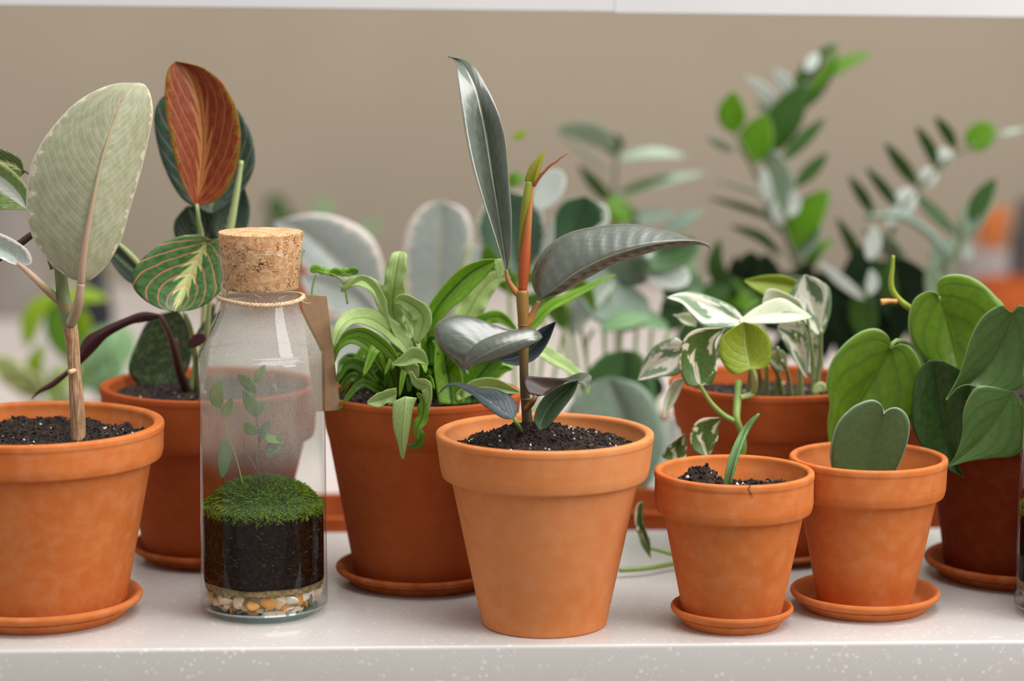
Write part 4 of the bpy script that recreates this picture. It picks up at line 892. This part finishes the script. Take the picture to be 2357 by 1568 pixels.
for P in ([(560, 690, -2), (566, 703, -2.1), (580, 715, -2.3), (586, 722, -2.3)], [(562, 690, -2), (556, 708, -2.2)], [(690, 690, -2.2), (705, 698, -2.3), (716, 697, -2.3)], [(588, 690, -2.5), (589, 711, -2.8)], [(640, 688, -2.6), (660, 680, -2.7)], [(600, 686, -2.6), (585, 678, -2.7)], [(675, 690, -2.4), (672, 704, -2.5)]):
    stem('twine_fibre', YB, P, [.9, .5], TWINE, tw_o, n=12, seg=5)
rf_ = random.Random(44)
vs, fs = [], []
for i in range(150):                                # stray jute fibres
    a = rf_.uniform(0, 2 * PI); q = rt + .0011; p = V((bb.x + q * math.cos(a), bb.y + q * math.sin(a), zt_ + rf_.uniform(-.0012, .0012)))
    d = V((math.cos(a) * rf_.uniform(.2, 1), math.sin(a) * rf_.uniform(.2, 1), rf_.uniform(-1, .8))).normalized() + V((-math.sin(a), math.cos(a), 0)) * rf_.uniform(-1.4, 1.4)
    l = rf_.uniform(.001, .0045); P = [p, p + d * l * .5, p + d * l + V((0, 0, -l * .3))]
    v2, f2_ = tube_geo(P, [.00013, .0001, .00006], 4); b_ = len(vs); vs += v2; fs += [tuple(b_ + k for k in f) for f in f2_]
fz = mesh('twine_fuzz', vs, fs, TWINE, tw_o); fz['kind'] = 'stuff'
# the little plant inside
sd = stem('seedling', YB - .012, [(606, 1128), (597, 1100), (583, 1070), (566, 1038), (560, 1010)], [3, 2.6, 2.4, 1.6, 1], PET_D, E9)
stem('twig', YB - .012, [(600, 1112), (592, 1060), (596, 1010), (590, 960), (585, 900)], [2.4, 2.2, 2, 1.6, 1], PET_D, sd)
stem('twig', YB - .008, [(560, 1120), (545, 1060), (520, 985), (508, 930), (505, 880)], [2, 1.6, 1.6, 1.2, 1], PET_Y, sd)
stem('twig', YB - .012, [(606, 1118), (610, 1085)], [2.2, 1.6], PET_D, sd)
for pts, hw, m, ro in (([(516, 1008), (516, 1050), (511, 1103)], 16, LEAFB, 15), ([(612, 1054), (630, 1030), (652, 1003)], 17, LEAFB, 35), ([(604, 1000), (625, 1012), (654, 1018)], 14, LEAFL, 50), ([(590, 1000), (575, 985), (560, 975)], 18, LEAFL, 40),
                       ([(592, 960), (580, 930), (560, 900)], 20, LEAFL, 40), ([(505, 940), (500, 910), (510, 875)], 20, LEAFL, 30), ([(588, 905), (570, 880), (545, 862)], 20, LEAFL, 50), ([(590, 950), (606, 935), (620, 925)], 14, LEAFB, 40), ([(585, 880), (600, 860), (610, 840)], 14, LEAFL, 45), ([(595, 1020), (610, 990), (625, 965)], 16, LEAFB, 55), ([(510, 960), (525, 940), (535, 915)], 12, LEAFL, 30)):
    leafm(sd, YB - .012, pts, hw, [m], roll=ro, fold=.2, n=16, m=7)
# second bottle at the right edge: the same kind of thing, copied with all its parts
b2 = onto(2481, 1412)
def copy_tree(o, parent=None):
    c = o.copy(); C.objects.link(c); c.parent = parent
    for ch in [x for x in bpy.data.objects if x.parent == o]: copy_tree(ch, c)
    return c
E10 = copy_tree(E9); E10.location = (b2.x, b2.y, 0); E10.rotation_euler = (0, 0, .6)
E10['label'] = 'second corked bottle terrarium cut off by the right edge, in front of the philodendron'
# kraft tag behind the bottle
T = [at(693, 678, YB + .030), at(752, 682, YB + .032), at(784, 944, YB + .044), at(724, 948, YB + .042)]
nr = (T[1] - T[0]).cross(T[2] - T[0]).normalized() * .0006
KRAFT = plain('kraft_card', g(176, 142, 110), g(168, 134, 102), .85, 300)
tg = mesh('paper_tag', T + [p + nr for p in T], [(0, 3, 2, 1), (4, 5, 6, 7), (0, 1, 5, 4), (1, 2, 6, 5), (2, 3, 7, 6), (3, 0, 4, 7)], KRAFT, smooth=False)
loc_top(tg, T[0]); tag(tg, 'brown kraft paper tag hanging behind the neck of the left bottle', 'tag')
for i, (px, py, w) in enumerate(((737, 761, 8), (757, 903, 11), (758, 926, 11))):
    q = [at(px + a, py + b, YB + .034 + (py - 680) / 262 * .012 - .0008) for a, b in ((-w, -1.6), (w * .7, -1.2), (w * .7, 2), (-w, 1.6))]
    mesh('printed_mark', q, [(0, 3, 2, 1)], plain('dark_ink', g(70, 52, 40)), tg, smooth=False)

# ------------------------------------------------------------------ behind the worktop: blurred plants on the table
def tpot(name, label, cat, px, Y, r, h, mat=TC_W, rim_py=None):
    """a potted plant standing on the table; r, h in metres"""
    p = at(px, 784, Y); b = V((p.x, Y, TZ))
    e = empty(name, label, cat, b)
    pot_mesh(e, b, TZ, r, r * .96, r * .88, r * .62, h, h * .28, mat)
    soil_mesh(e, V((b.x, b.y, TZ + h * .86)), r * .88, res=32, crumbs=0)
    return e, Y, b, TZ + h * .86
def px_of(p):
    d = V(p) - EYE; s = FPX / d.dot(_F); return 1178.5 + d.dot(_R) * s, 784 - d.dot(_U) * s
def lfs(E, Y, rows):
    for r in rows:
        pts, hw, m = r[0], r[1], r[2]; ro = r[3] if len(r) > 3 else 0; pr = r[4] if len(r) > 4 else 'ell'; dy = r[5] if len(r) > 5 else 0
        leafm(E, Y + dy, pts, hw, [m], prof=pr, roll=ro, fold=.12, n=20, m=7, thick=.0008)
# -- variegated rubber plant behind bottle and fern
E, Y, b, zs = tpot('potted_rubber_plant', 'blurred grey-white variegated rubber plant behind the bottle and the fern', 'plant', 930, 2.22, .06, .15)
q = px_of((b.x, b.y, zs))
leafo(E, Y - .02, [(900, 800), (800, 700), (720, 640), (660, 570), (630, 515)], [(905, 800), (850, 690), (770, 600), (690, 530), (632, 512)], [(910, 800), (890, 690), (880, 600), (850, 540), (790, 505), (720, 492), (634, 510)], [TINB], n=40, m=15, dm=.8, bulge=.08)
leafo(E, Y, [(985, 790), (935, 700), (925, 600), (940, 520), (975, 475), (1015, 463)], [(1000, 790), (1005, 680), (1015, 560), (1017, 463)], [(1015, 790), (1060, 700), (1080, 610), (1088, 540), (1070, 485), (1020, 463)], [TINB], n=40, m=15, dm=.8, bulge=.06)
leafo(E, Y - .05, [(890, 830), (820, 740), (760, 720), (715, 690), (690, 640)], [(900, 820), (830, 700), (760, 660), (692, 636)], [(910, 810), (880, 720), (820, 650), (760, 625), (694, 634)], [TINB], n=30, m=11, dm=.6)
leafo(E, Y - .06, [(880, 900), (800, 850), (750, 800), (735, 740)], [(890, 890), (830, 790), (740, 735)], [(900, 880), (890, 800), (830, 740), (745, 730)], [TINB], n=30, m=11, dm=.6)
lfs(E, Y + .03, [([(1020, 760), (1070, 640), (1118, 552)], 42, TINB, 20), ([(1000, 790), (960, 720), (930, 660)], 30, PIL_W, 40)])
stem('stem', Y, [q, (975, 860), (985, 780)], [10, 9, 8], PET_G, E); stem('petiole', Y - .01, [(985, 800), (935, 690), (925, 600)], [5, 5, 4], PET_P, E); stem('petiole', Y - .03, [(985, 860), (905, 790)], [6, 6], PET_P, E)
stem('petiole', Y, [(1000, 780), (1050, 650), (1085, 560)], [5, 5, 3], PET_P, E)
# -- round-leaved plant behind the front rubber plant
E, Y, b, zs = tpot('potted_peperomia', 'blurred round-leaved plant with cream margins just behind the large front rubber plant', 'plant', 1205, 2.24, .05, .12); Y = 2.12
q = px_of((b.x, b.y, zs))
PEPE = leaf_mat('cream_margin_round_leaf', g(78, 106, 84), g(98, 126, 108), edge=g(226, 226, 206), ew=.1, en=.2, rough=.3, trans=.1)
leafo(E, Y + .02, [(1180, 640), (1130, 600), (1095, 540), (1110, 480), (1160, 440)], [(1190, 640), (1180, 540), (1165, 440)], [(1200, 640), (1250, 580), (1255, 510), (1230, 455), (1170, 438)], [PEPE], n=30, m=13, dm=.6, bulge=.08)
leafo(E, Y, [(1300, 610), (1272, 560), (1275, 500), (1300, 462), (1345, 452)], [(1320, 610), (1320, 540), (1348, 452)], [(1340, 605), (1385, 560), (1392, 500), (1380, 468), (1350, 453)], [leaf_mat('deep_green_round_leaf', g(46, 80, 48), g(54, 90, 58), edge=g(170, 186, 160), ew=.06, en=.15, rough=.35, trans=.08)], n=30, m=13, dm=.5, bulge=.08)
stem('leaf_edge', Y - .01, [(1378, 470), (1394, 480), (1396, 510), (1372, 530), (1364, 545)], [3, 5, 6, 6, 4], PIL_W, E)
lfs(E, Y, [([(1230, 480), (1262, 440), (1290, 392)], 38, PIL_W, 30, 'round'), ([(1246, 640), (1258, 580), (1272, 500)], 16, PIL_W, 40), ([(1180, 320), (1195, 312), (1215, 302)], 9, LIME, 20), ([(1165, 430), (1190, 410), (1205, 425)], 16, ZZ_L, 30), ([(1165, 340), (1160, 380), (1166, 420)], 8, LIME, 40), ([(1190, 680), (1130, 600), (1120, 560)], 30, ZZ_L, 30),
              ([(1370, 720), (1340, 660), (1250, 640), (1150, 640)], 26, FERN, 40), ([(1300, 760), (1270, 700), (1190, 690)], 30, FERN_D, 30)])
for a, b_ in (((1190, 640), (1225, 820)), ((1320, 610), (1290, 800)), ((1240, 640), (1250, 800)), ((1165, 420), (1170, 640))): stem('stem', Y, [a, b_, q], [3.5, 4, 5], PET_G, E)
# -- pilea with big round leaves and thin stems
E, Y, b, zs = tpot('potted_pilea', 'blurred plant with big blue-green round leaves on thin stems, right of the front rubber plant', 'plant', 1440, 2.29, .07, .11); Y = 2.16
q = px_of((b.x, b.y, zs))
lfs(E, Y, [([(1500, 640), (1420, 600), (1330, 570)], 62, PIL_B, 35, 'round'), ([(1330, 560), (1400, 690), (1500, 720)], 70, PIL_B, 30, 'round'), ([(1310, 770), (1350, 690), (1410, 640)], 46, PIL_W, 45, 'round'), ([(1450, 600), (1540, 590), (1610, 560)], 48, PIL, 40, 'round'), ([(1480, 590), (1530, 630), (1590, 640)], 40, PIL_W, 30, 'round'),
              ([(1420, 760), (1480, 735), (1540, 750)], 32, MINT, 50, 'round'), ([(1380, 760), (1430, 740), (1500, 730)], 26, MINT, 40, 'ell', -.02), ([(1530, 690), (1580, 660), (1620, 670)], 40, PIL, 20, 'round'), ([(1510, 560), (1570, 510), (1620, 484)], 22, PIL_B, 40),
              ([(1540, 760), (1560, 700), (1610, 690)], 36, PIL, 30, 'round')])
leafo(E, Y - .06, [(1430, 1000), (1345, 960), (1340, 880), (1385, 820), (1440, 806)], [(1440, 1000), (1430, 900), (1442, 806)], [(1480, 1000), (1510, 930), (1500, 860), (1475, 815), (1444, 806)], [PIL], n=30, m=13, dm=.8, bulge=.1, label='large dark green round leaf')
leafo(E, Y - .08, [(1440, 1130), (1320, 1060), (1300, 960), (1350, 890), (1400, 868)], [(1450, 1120), (1440, 990), (1402, 868)], [(1500, 1110), (1530, 1020), (1510, 930), (1470, 885), (1404, 868)], [PIL_B], n=30, m=13, dm=.9, bulge=.1, label='large bluish round leaf')
leafo(E, Y - .05, [(1500, 1150), (1470, 1060), (1500, 990), (1545, 960)], [(1520, 1150), (1525, 1050), (1548, 960)], [(1545, 1140), (1570, 1060), (1565, 990), (1550, 960)], [PIL_W], n=24, m=9, dm=.5)
for a in ([(1290, 690), (1300, 780)], [(1405, 640), (1398, 720), (1392, 800)], [(1330, 740), (1345, 800)], [(1430, 760), (1428, 830)], [(1465, 760), (1462, 830)], [(1500, 760), (1494, 850)], [(1540, 760), (1520, 850)], [(1310, 700), (1318, 780)], [(1365, 760), (1350, 830)]):
    stem('stem', Y, [(p[0], p[1]) for p in a] + [(q[0] + (a[-1][0] - 1430) * .5, q[1])], [4, 5, 5], PET_G, E)
lfs(E, Y - .03, [([(1490, 870), (1512, 888), (1516, 914)], 16, ZZ_K, 20, 'round')])
lfs(E, Y - .02, [([(1500, 1110), (1515, 1130), (1510, 1160)], 24, PIL, 20, 'round'), ([(1480, 1130), (1510, 1155), (1530, 1160)], 14, PIL, 40, 'round')])
# -- thin-leaved upright plant
E, Y, b, zs = tpot('potted_zz_plant', 'faintly blurred thin-leaved upright shoot behind the arching leaf of the front rubber plant', 'plant', 1425, 2.55, .075, .13)
q = px_of((b.x, b.y, zs))
stem('stem', Y, [q, (1420, 640), (1410, 500), (1415, 420), (1420, 350)], [7, 7, 7, 6, 4], ZSTEM, E)
lfs(E, Y, [([(1410, 470), (1375, 430), (1332, 380)], 17, ZZ_D, 25), ([(1412, 450), (1480, 430), (1540, 412), (1625, 398)], 19, ZZ_P, 50, 'ell'), ([(1412, 452), (1470, 428), (1545, 404)], 13, ZZ_D, 45), ([(1418, 360), (1390, 320), (1340, 300), (1280, 296)], 30, ZZ_P, 35), ([(1400, 350), (1418, 330), (1405, 310)], 22, ZZ_D, 30), ([(1420, 368), (1500, 352), (1580, 360)], 17, ZZ_P, 40), ([(1408, 400), (1340, 350), (1265, 285)], 10, ZZ_P, 60),
              ([(1400, 455), (1425, 480), (1452, 512)], 26, ZZ_L, 25, 'ell', -.03), ([(1400, 500), (1410, 490), (1430, 520)], 24, LIME, 35, 'ell', -.02), ([(1430, 510), (1480, 500), (1560, 490)], 22, PIL_B, 50), ([(1470, 540), (1440, 480), (1470, 500)], 16, ZZ_D, 30)])
# -- two zz plants on the right
E, Y, b, zs = tpot('potted_zz_plant', 'tall blurred zz plant with arching glossy leaflets behind the pothos', 'plant', 1850, 2.42, .06, .15, TC_D)
q = px_of((b.x, b.y, zs))
stem('stem', Y, [q, (1850, 680), (1825, 590), (1785, 480), (1740, 400), (1692, 305)], [11, 11, 10, 8, 7, 5], ZSTEM, E)
stem('stem', Y + .05, [q, (1870, 700), (1790, 500), (1770, 380), (1815, 270), (1870, 180), (1915, 120)], [11, 10, 8, 7, 6, 5], ZSTEM, E)
lfs(E, Y, [([(1690, 308), (1685, 262), (1688, 210)], 33, ZZ_L, 10), ([(1730, 378), (1742, 320), (1764, 262)], 40, ZZ_L, 10), ([(1790, 505), (1795, 420), (1765, 335)], 42, ZZ_P, 30), ([(1790, 540), (1775, 470), (1750, 400)], 24, ZZ_P, 50), ([(1772, 470), (1762, 430), (1758, 385)], 15, PIL_W, 20, 'ell', -.02), ([(1818, 500), (1828, 470), (1822, 440)], 16, PIL_W, 20, 'ell', -.02), ([(1800, 520), (1785, 490), (1782, 460)], 12, PIL_W, 20, 'ell', -.02), ([(1820, 575), (1850, 510), (1908, 436)], 42, ZZ_L, 25),  # small PIL_W leaflets are white highlights painted as leaves
              ([(1690, 350), (1660, 332), (1625, 316)], 14, ZZ_P, 40), ([(1790, 510), (1720, 480), (1630, 455)], 10, ZZ_D, 40), ([(1800, 590), (1750, 545), (1680, 520)], 13, ZZ_D, 30), ([(1765, 450), (1700, 430), (1640, 412)], 9, ZZ_P, 60), ([(1800, 370), (1850, 320), (1900, 272)], 18, ZZ_D, 25), ([(1830, 430), (1870, 390), (1906, 352)], 18, ZZ_D, 25),
              ([(1835, 600), (1870, 540), (1880, 480)], 40, ZZ_P, 55), ([(1850, 640), (1880, 580), (1920, 550)], 20, ZZ_L, 50)])
lfs(E, Y + .05, [([(1784, 350), (1806, 275), (1856, 190)], 40, ZZ_D, 5, 'ell', -.02), ([(1822, 262), (1872, 180), (1924, 98)], 38, ZZ_D, 5), ([(1850, 220), (1885, 160), (1922, 100)], 26, ZZ_L, 10), ([(1875, 190), (1935, 150), (2006, 118)], 17, ZZ_L, 20), ([(1800, 260), (1765, 215), (1715, 175)], 15, PIL_W, 20), ([(1830, 225), (1805, 190), (1782, 160)], 18, PIL_W, 20), ([(1855, 165), (1868, 145), (1884, 122)], 15, PIL_W, 20), ([(1790, 330), (1775, 270), (1740, 230)], 16, ZZ_P, 30)])
# dense heart of the plant, its shade put into near-black leaf colour
rz = random.Random(5)
for i in range(34):
    x0 = rz.uniform(1700, 2060); y0 = rz.uniform(690, 860); a = rz.uniform(-1.2, 1.2); l = rz.uniform(90, 150)
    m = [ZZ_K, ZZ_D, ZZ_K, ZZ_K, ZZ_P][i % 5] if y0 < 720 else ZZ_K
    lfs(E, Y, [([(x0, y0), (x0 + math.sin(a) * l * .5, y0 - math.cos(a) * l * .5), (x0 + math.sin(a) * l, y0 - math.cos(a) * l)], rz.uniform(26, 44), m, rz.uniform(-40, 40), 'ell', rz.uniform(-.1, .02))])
lfs(E, Y - .06, [([(1700, 690), (1650, 620), (1655, 550)], 24, ZZ_D, 30), ([(1740, 660), (1725, 620), (1735, 580)], 28, ZZ_K, 10, 'round'), ([(1640, 760), (1700, 690), (1780, 660)], 50, ZZ_L, 35), ([(1600, 770), (1620, 700), (1690, 640)], 34, ZZ_D, 30), ([(1580, 830), (1600, 760), (1640, 740)], 40, ZZ_D, 30), ([(1560, 720), (1580, 650), (1600, 600)], 26, MINT, 30)])
E, Y, b, zs = tpot('potted_zz_plant', 'blurred zz plant at right with a rising row of dark narrow leaflets', 'plant', 2160, 2.46, .06, .15, TC_D); Y = 2.38
q = px_of((b.x, b.y, zs))
stem('stem', Y, [q, (2060, 620), (2060, 510), (2110, 440), (2180, 370), (2240, 335), (2310, 310)], [11, 10, 8, 7, 6, 5, 3], ZSTEM, E)
stem('stem', Y - .03, [q, (2160, 660), (2205, 580), (2215, 500)], [10, 9, 8, 6], ZSTEM, E)
stem('stem', Y - .02, [q, (2180, 640), (2160, 560), (2080, 500), (1990, 500)], [10, 14, 14, 11, 7], PIL_B, E)
lfs(E, Y, [([(2010, 495), (1985, 450), (1953, 405)], 15, ZZ_D, 25), ([(2068, 480), (2035, 435), (1993, 385)], 14, ZZ_D, 25), ([(2112, 430), (2080, 385), (2036, 328)], 17, ZZ_D, 25), ([(2156, 388), (2140, 340), (2108, 290)], 15, ZZ_D, 25), ([(2200, 345), (2180, 305), (2152, 268)], 15, ZZ_D, 25), ([(2232, 345), (2255, 315), (2284, 285)], 32, ZZ_L, 15, 'round'), ([(2285, 320), (2320, 305), (2362, 296)], 9, ZZ_P, 50),
              ([(2180, 380), (2175, 360), (2185, 345)], 20, PIL_W, 10, 'round'), ([(2130, 430), (2138, 405), (2150, 390)], 20, PIL_W, 10, 'round'), ([(2070, 500), (2085, 460), (2100, 435)], 26, PIL_W, 10, 'round'), ([(2045, 520), (2060, 490), (2065, 470)], 16, PIL_W, 20, 'round'), ([(2105, 445), (2150, 490), (2205, 545)], 15, ZZ_D, 20), ([(2200, 560), (2240, 500), (2290, 415)], 34, ZZ_P, 30), ([(2230, 510), (2260, 460), (2292, 410)], 26, ZZ_D, 35, 'ell', -.02),  # white PIL_W ovals here and below stand in for gloss highlights
              ([(2150, 640), (2180, 580), (2200, 550)], 36, ZZ_P, 30), ([(1995, 640), (1960, 560), (1925, 500)], 16, ZZ_D, 25), ([(2000, 600), (2010, 555), (2010, 520)], 20, PIL_W, 15, 'ell', -.12), ([(2000, 680), (2008, 650), (2004, 620)], 15, PIL_W, 15, 'ell', -.12), ([(1990, 690), (1940, 650), (1885, 605)], 13, PIL_W, 20, 'ell', -.12), ([(2140, 700), (2150, 660), (2140, 600)], 22, ZZ_P, 20, 'ell', -.12), ([(2060, 700), (2040, 650), (2046, 600)], 24, ZZ_D, 20, 'ell', -.1), ([(2100, 640), (2040, 560), (1985, 530)], 30, ZZ_P, 45),
              ([(2230, 600), (2222, 575), (2225, 555)], 16, PIL_W, 15, 'round'), ([(2140, 700), (2165, 660), (2150, 610)], 30, ZZ_D, 40)])
for i in range(22):
    x0 = rz.uniform(1960, 2180); y0 = rz.uniform(680, 850); a = rz.uniform(-1.2, 1.0); l = rz.uniform(80, 140)
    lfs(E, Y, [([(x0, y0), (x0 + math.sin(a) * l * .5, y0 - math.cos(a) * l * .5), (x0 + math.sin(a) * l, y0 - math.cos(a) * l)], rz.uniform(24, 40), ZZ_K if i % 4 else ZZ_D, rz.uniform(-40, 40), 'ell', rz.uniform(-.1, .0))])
# -- bright lime plant far left
E, Y, b, zs = tpot('potted_houseplant', 'very blurred lime green leafy plant behind the far left pot', 'plant', 140, 2.75, .10, .10)
q = px_of((b.x, b.y, zs))
lfs(E, Y, [([(160, 830), (140, 740), (120, 680)], 42, ZZ_L, 25), ([(60, 800), (80, 720), (140, 670)], 26, LIME, 30), ([(130, 690), (190, 680), (250, 688)], 20, LIME, 30), ([(180, 790), (180, 740), (175, 700)], 36, LIME, 30), ([(60, 900), (20, 850), (-30, 830)], 36, CREAM, 30), ([(90, 920), (60, 880), (0, 860)], 40, CREAM, 40), ([(100, 910), (80, 850), (100, 790)], 26, LIME, 40), ([(200, 900), (210, 840), (240, 790)], 56, MINT, 25), ([(230, 920), (250, 860), (290, 820)], 46, MINT, 30), ([(190, 850), (230, 790), (300, 760)], 40, MINT, 40), ([(120, 930), (140, 880), (180, 840)], 34, CREAM, 30), ([(250, 760), (280, 790), (270, 850)], 36, MINT, 30)])
for x in (60, 120, 170, 220): stem('stem', Y, [(x, 850), ((x + q[0]) / 2, 890), q], [5, 6, 7], PET_G, E)
# -- leafy twigs far behind
E, Y, b, zs = tpot('potted_houseplant', 'tiny very blurred green plant far behind the cork', 'plant', 660, 4.3, .11, .12)
q = px_of((b.x, b.y, zs))
stem('stem', Y, [(645, 490), (655, 560), q], [8, 8, 8], PET_G, E); stem('stem', Y, [(742, 480), (700, 580), q], [5, 6, 8], PET_G, E)
lfs(E, Y, [([(625, 500), (640, 480), (660, 465)], 34, ZZ_D, 20, 'round'), ([(720, 490), (745, 478), (770, 470)], 22, MINT, 30), ([(610, 540), (650, 520), (690, 510)], 34, ZZ_D, 40), ([(820, 540), (860, 520), (880, 510)], 20, MINT, 40)])
# -- odds and ends far back
def jar(name, label, cat, px, Y, prof_, mat):
    p = at(px, 784, Y); vs, fs = lathe_geo(fillet(prof_, 4), (p.x, Y, TZ), 48)
    o = mesh(name, vs, fs, mat); loc_top(o, (p.x, Y, TZ)); return tag(o, label, cat)
jar('glass_vase', 'very blurred dark navy bottle behind the broad pale leaf at left', 'bottle', 222, 3.7, [(0, 0), (.026, 0, .004), (.028, .10, .02), (.014, .15, .01), (.012, .19, .002), (.009, .19), (.009, .15), (.0, .14)], plain('navy_glass', g(22, 26, 38), g(16, 20, 30), .2))
jar('storage_jar', 'very blurred grey canister standing far back at the left edge', 'jar', 40, 4.35, [(0, 0), (.075, 0, .004), (.075, .17, .003), (.068, .175, .003), (.068, .19, .004), (.02, .195, .004), (.016, .21, .004), (0, .212)], plain('grey_stoneware', g(150, 142, 134), g(138, 130, 122), .5))
cr_ = at(2325, 600, 4.25)
bx_ = mesh('storage_crate', *box_geo(cr_.x - .085, cr_.x + .11, 4.2, 4.36, TZ, TZ + .125), plain('grey_card', g(170, 160, 155), g(160, 150, 145), .8), smooth=False); bevel(bx_, .004); loc_top(bx_, (cr_.x, 4.28, TZ))
tag(bx_, 'very blurred grey box far back on the right under a small orange pot', 'box')
p = at(2283, 550, 4.27); vs, fs = lathe_geo(fillet([(0, 0), (.024, 0, .002), (.03, .05, .002), (.034, .05, .002), (.034, .07, .003), (.03, .07, .002), (.024, .008), (0, .008)], 3), (p.x, 4.27, TZ + .125), 48)
o = mesh('plant_pot', vs, fs, TC_S); loc_top(o, (p.x, 4.27, TZ + .125)); tag(o, 'small very blurred orange pot on the grey box at right', 'pot')
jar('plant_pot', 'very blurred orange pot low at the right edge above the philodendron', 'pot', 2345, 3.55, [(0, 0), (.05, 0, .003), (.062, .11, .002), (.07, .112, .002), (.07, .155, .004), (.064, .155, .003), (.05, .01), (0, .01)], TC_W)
jar('storage_jar', 'very blurred dark charcoal jar far back at the right edge', 'jar', 2372, 4.0, [(0, 0), (.04, 0, .004), (.04, .17, .006), (.028, .21, .004), (.028, .235, .003), (0, .24)], plain('charcoal_stoneware', g(74, 68, 66), g(64, 58, 56), .5))
# spare pots whose rims show under the worktop's back edge
for px, Y, r, h, lab in ((1500, 2.06, .05, .15, 'dark pot whose rim shows between the large pot and the cracked-rim pot'), (765, 2.07, .05, .145, 'dark pot whose rim shows just right of the corked bottle')):
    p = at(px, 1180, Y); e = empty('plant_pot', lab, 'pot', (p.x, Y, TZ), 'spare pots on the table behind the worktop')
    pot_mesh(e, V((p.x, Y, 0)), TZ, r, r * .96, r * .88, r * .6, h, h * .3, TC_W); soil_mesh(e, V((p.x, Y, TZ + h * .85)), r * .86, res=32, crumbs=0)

# ------------------------------------------------------------------ light
w = bpy.data.worlds.new('room_light'); S.world = w; w.use_nodes = True
bg = w.node_tree.nodes['Background']; nt = w.node_tree
tcw = nt.nodes.new('ShaderNodeTexCoord'); sx = nt.nodes.new('ShaderNodeSeparateXYZ'); nt.links.new(tcw.outputs['Generated'], sx.inputs[0])
rmp = nt.nodes.new('ShaderNodeValToRGB'); mr = nt.nodes.new('ShaderNodeMapRange'); mr.inputs[1].default_value = -.6; mr.inputs[2].default_value = 1
nt.links.new(sx.outputs[2], mr.inputs[0]); nt.links.new(mr.outputs[0], rmp.inputs[0])
rmp.color_ramp.elements[0].color = (.34, .32, .31, 1); rmp.color_ramp.elements[1].color = (.97, .97, .95, 1); e_ = rmp.color_ramp.elements.new(.4); e_.color = (.5, .5, .5, 1)
nt.links.new(rmp.outputs[0], bg.inputs[0]); bg.inputs[1].default_value = WORLD
def area(name, loc, to, sx_, sy_, power, col):
    l = bpy.data.lights.new(name, 'AREA'); l.shape = 'RECTANGLE'; l.size = sx_; l.size_y = sy_; l.energy = power; l.color = col
    o = bpy.data.objects.new(name, l); C.objects.link(o); o.location = loc
    o.rotation_euler = (V(to) - V(loc)).to_track_quat('-Z', 'Y').to_euler(); return o
area('window_light', (2.35, .2, 1.7), (.15, 1.72, .12), 1.3, 1.9, KEY, (1, .985, .97))
area('skylight', (.7, 1.5, 2.3), (.15, 1.8, 0), 2.4, 1.7, TOP, (1, .99, .965))
S.view_settings.view_transform = 'Standard'; S.view_settings.look = 'None'; S.view_settings.gamma = 1; S.view_settings.exposure = EXPO
S.cycles.max_bounces = 10; S.cycles.transparent_max_bounces = 24; S.cycles.diffuse_bounces = 4; S.cycles.caustics_reflective = False; S.cycles.caustics_refractive = False
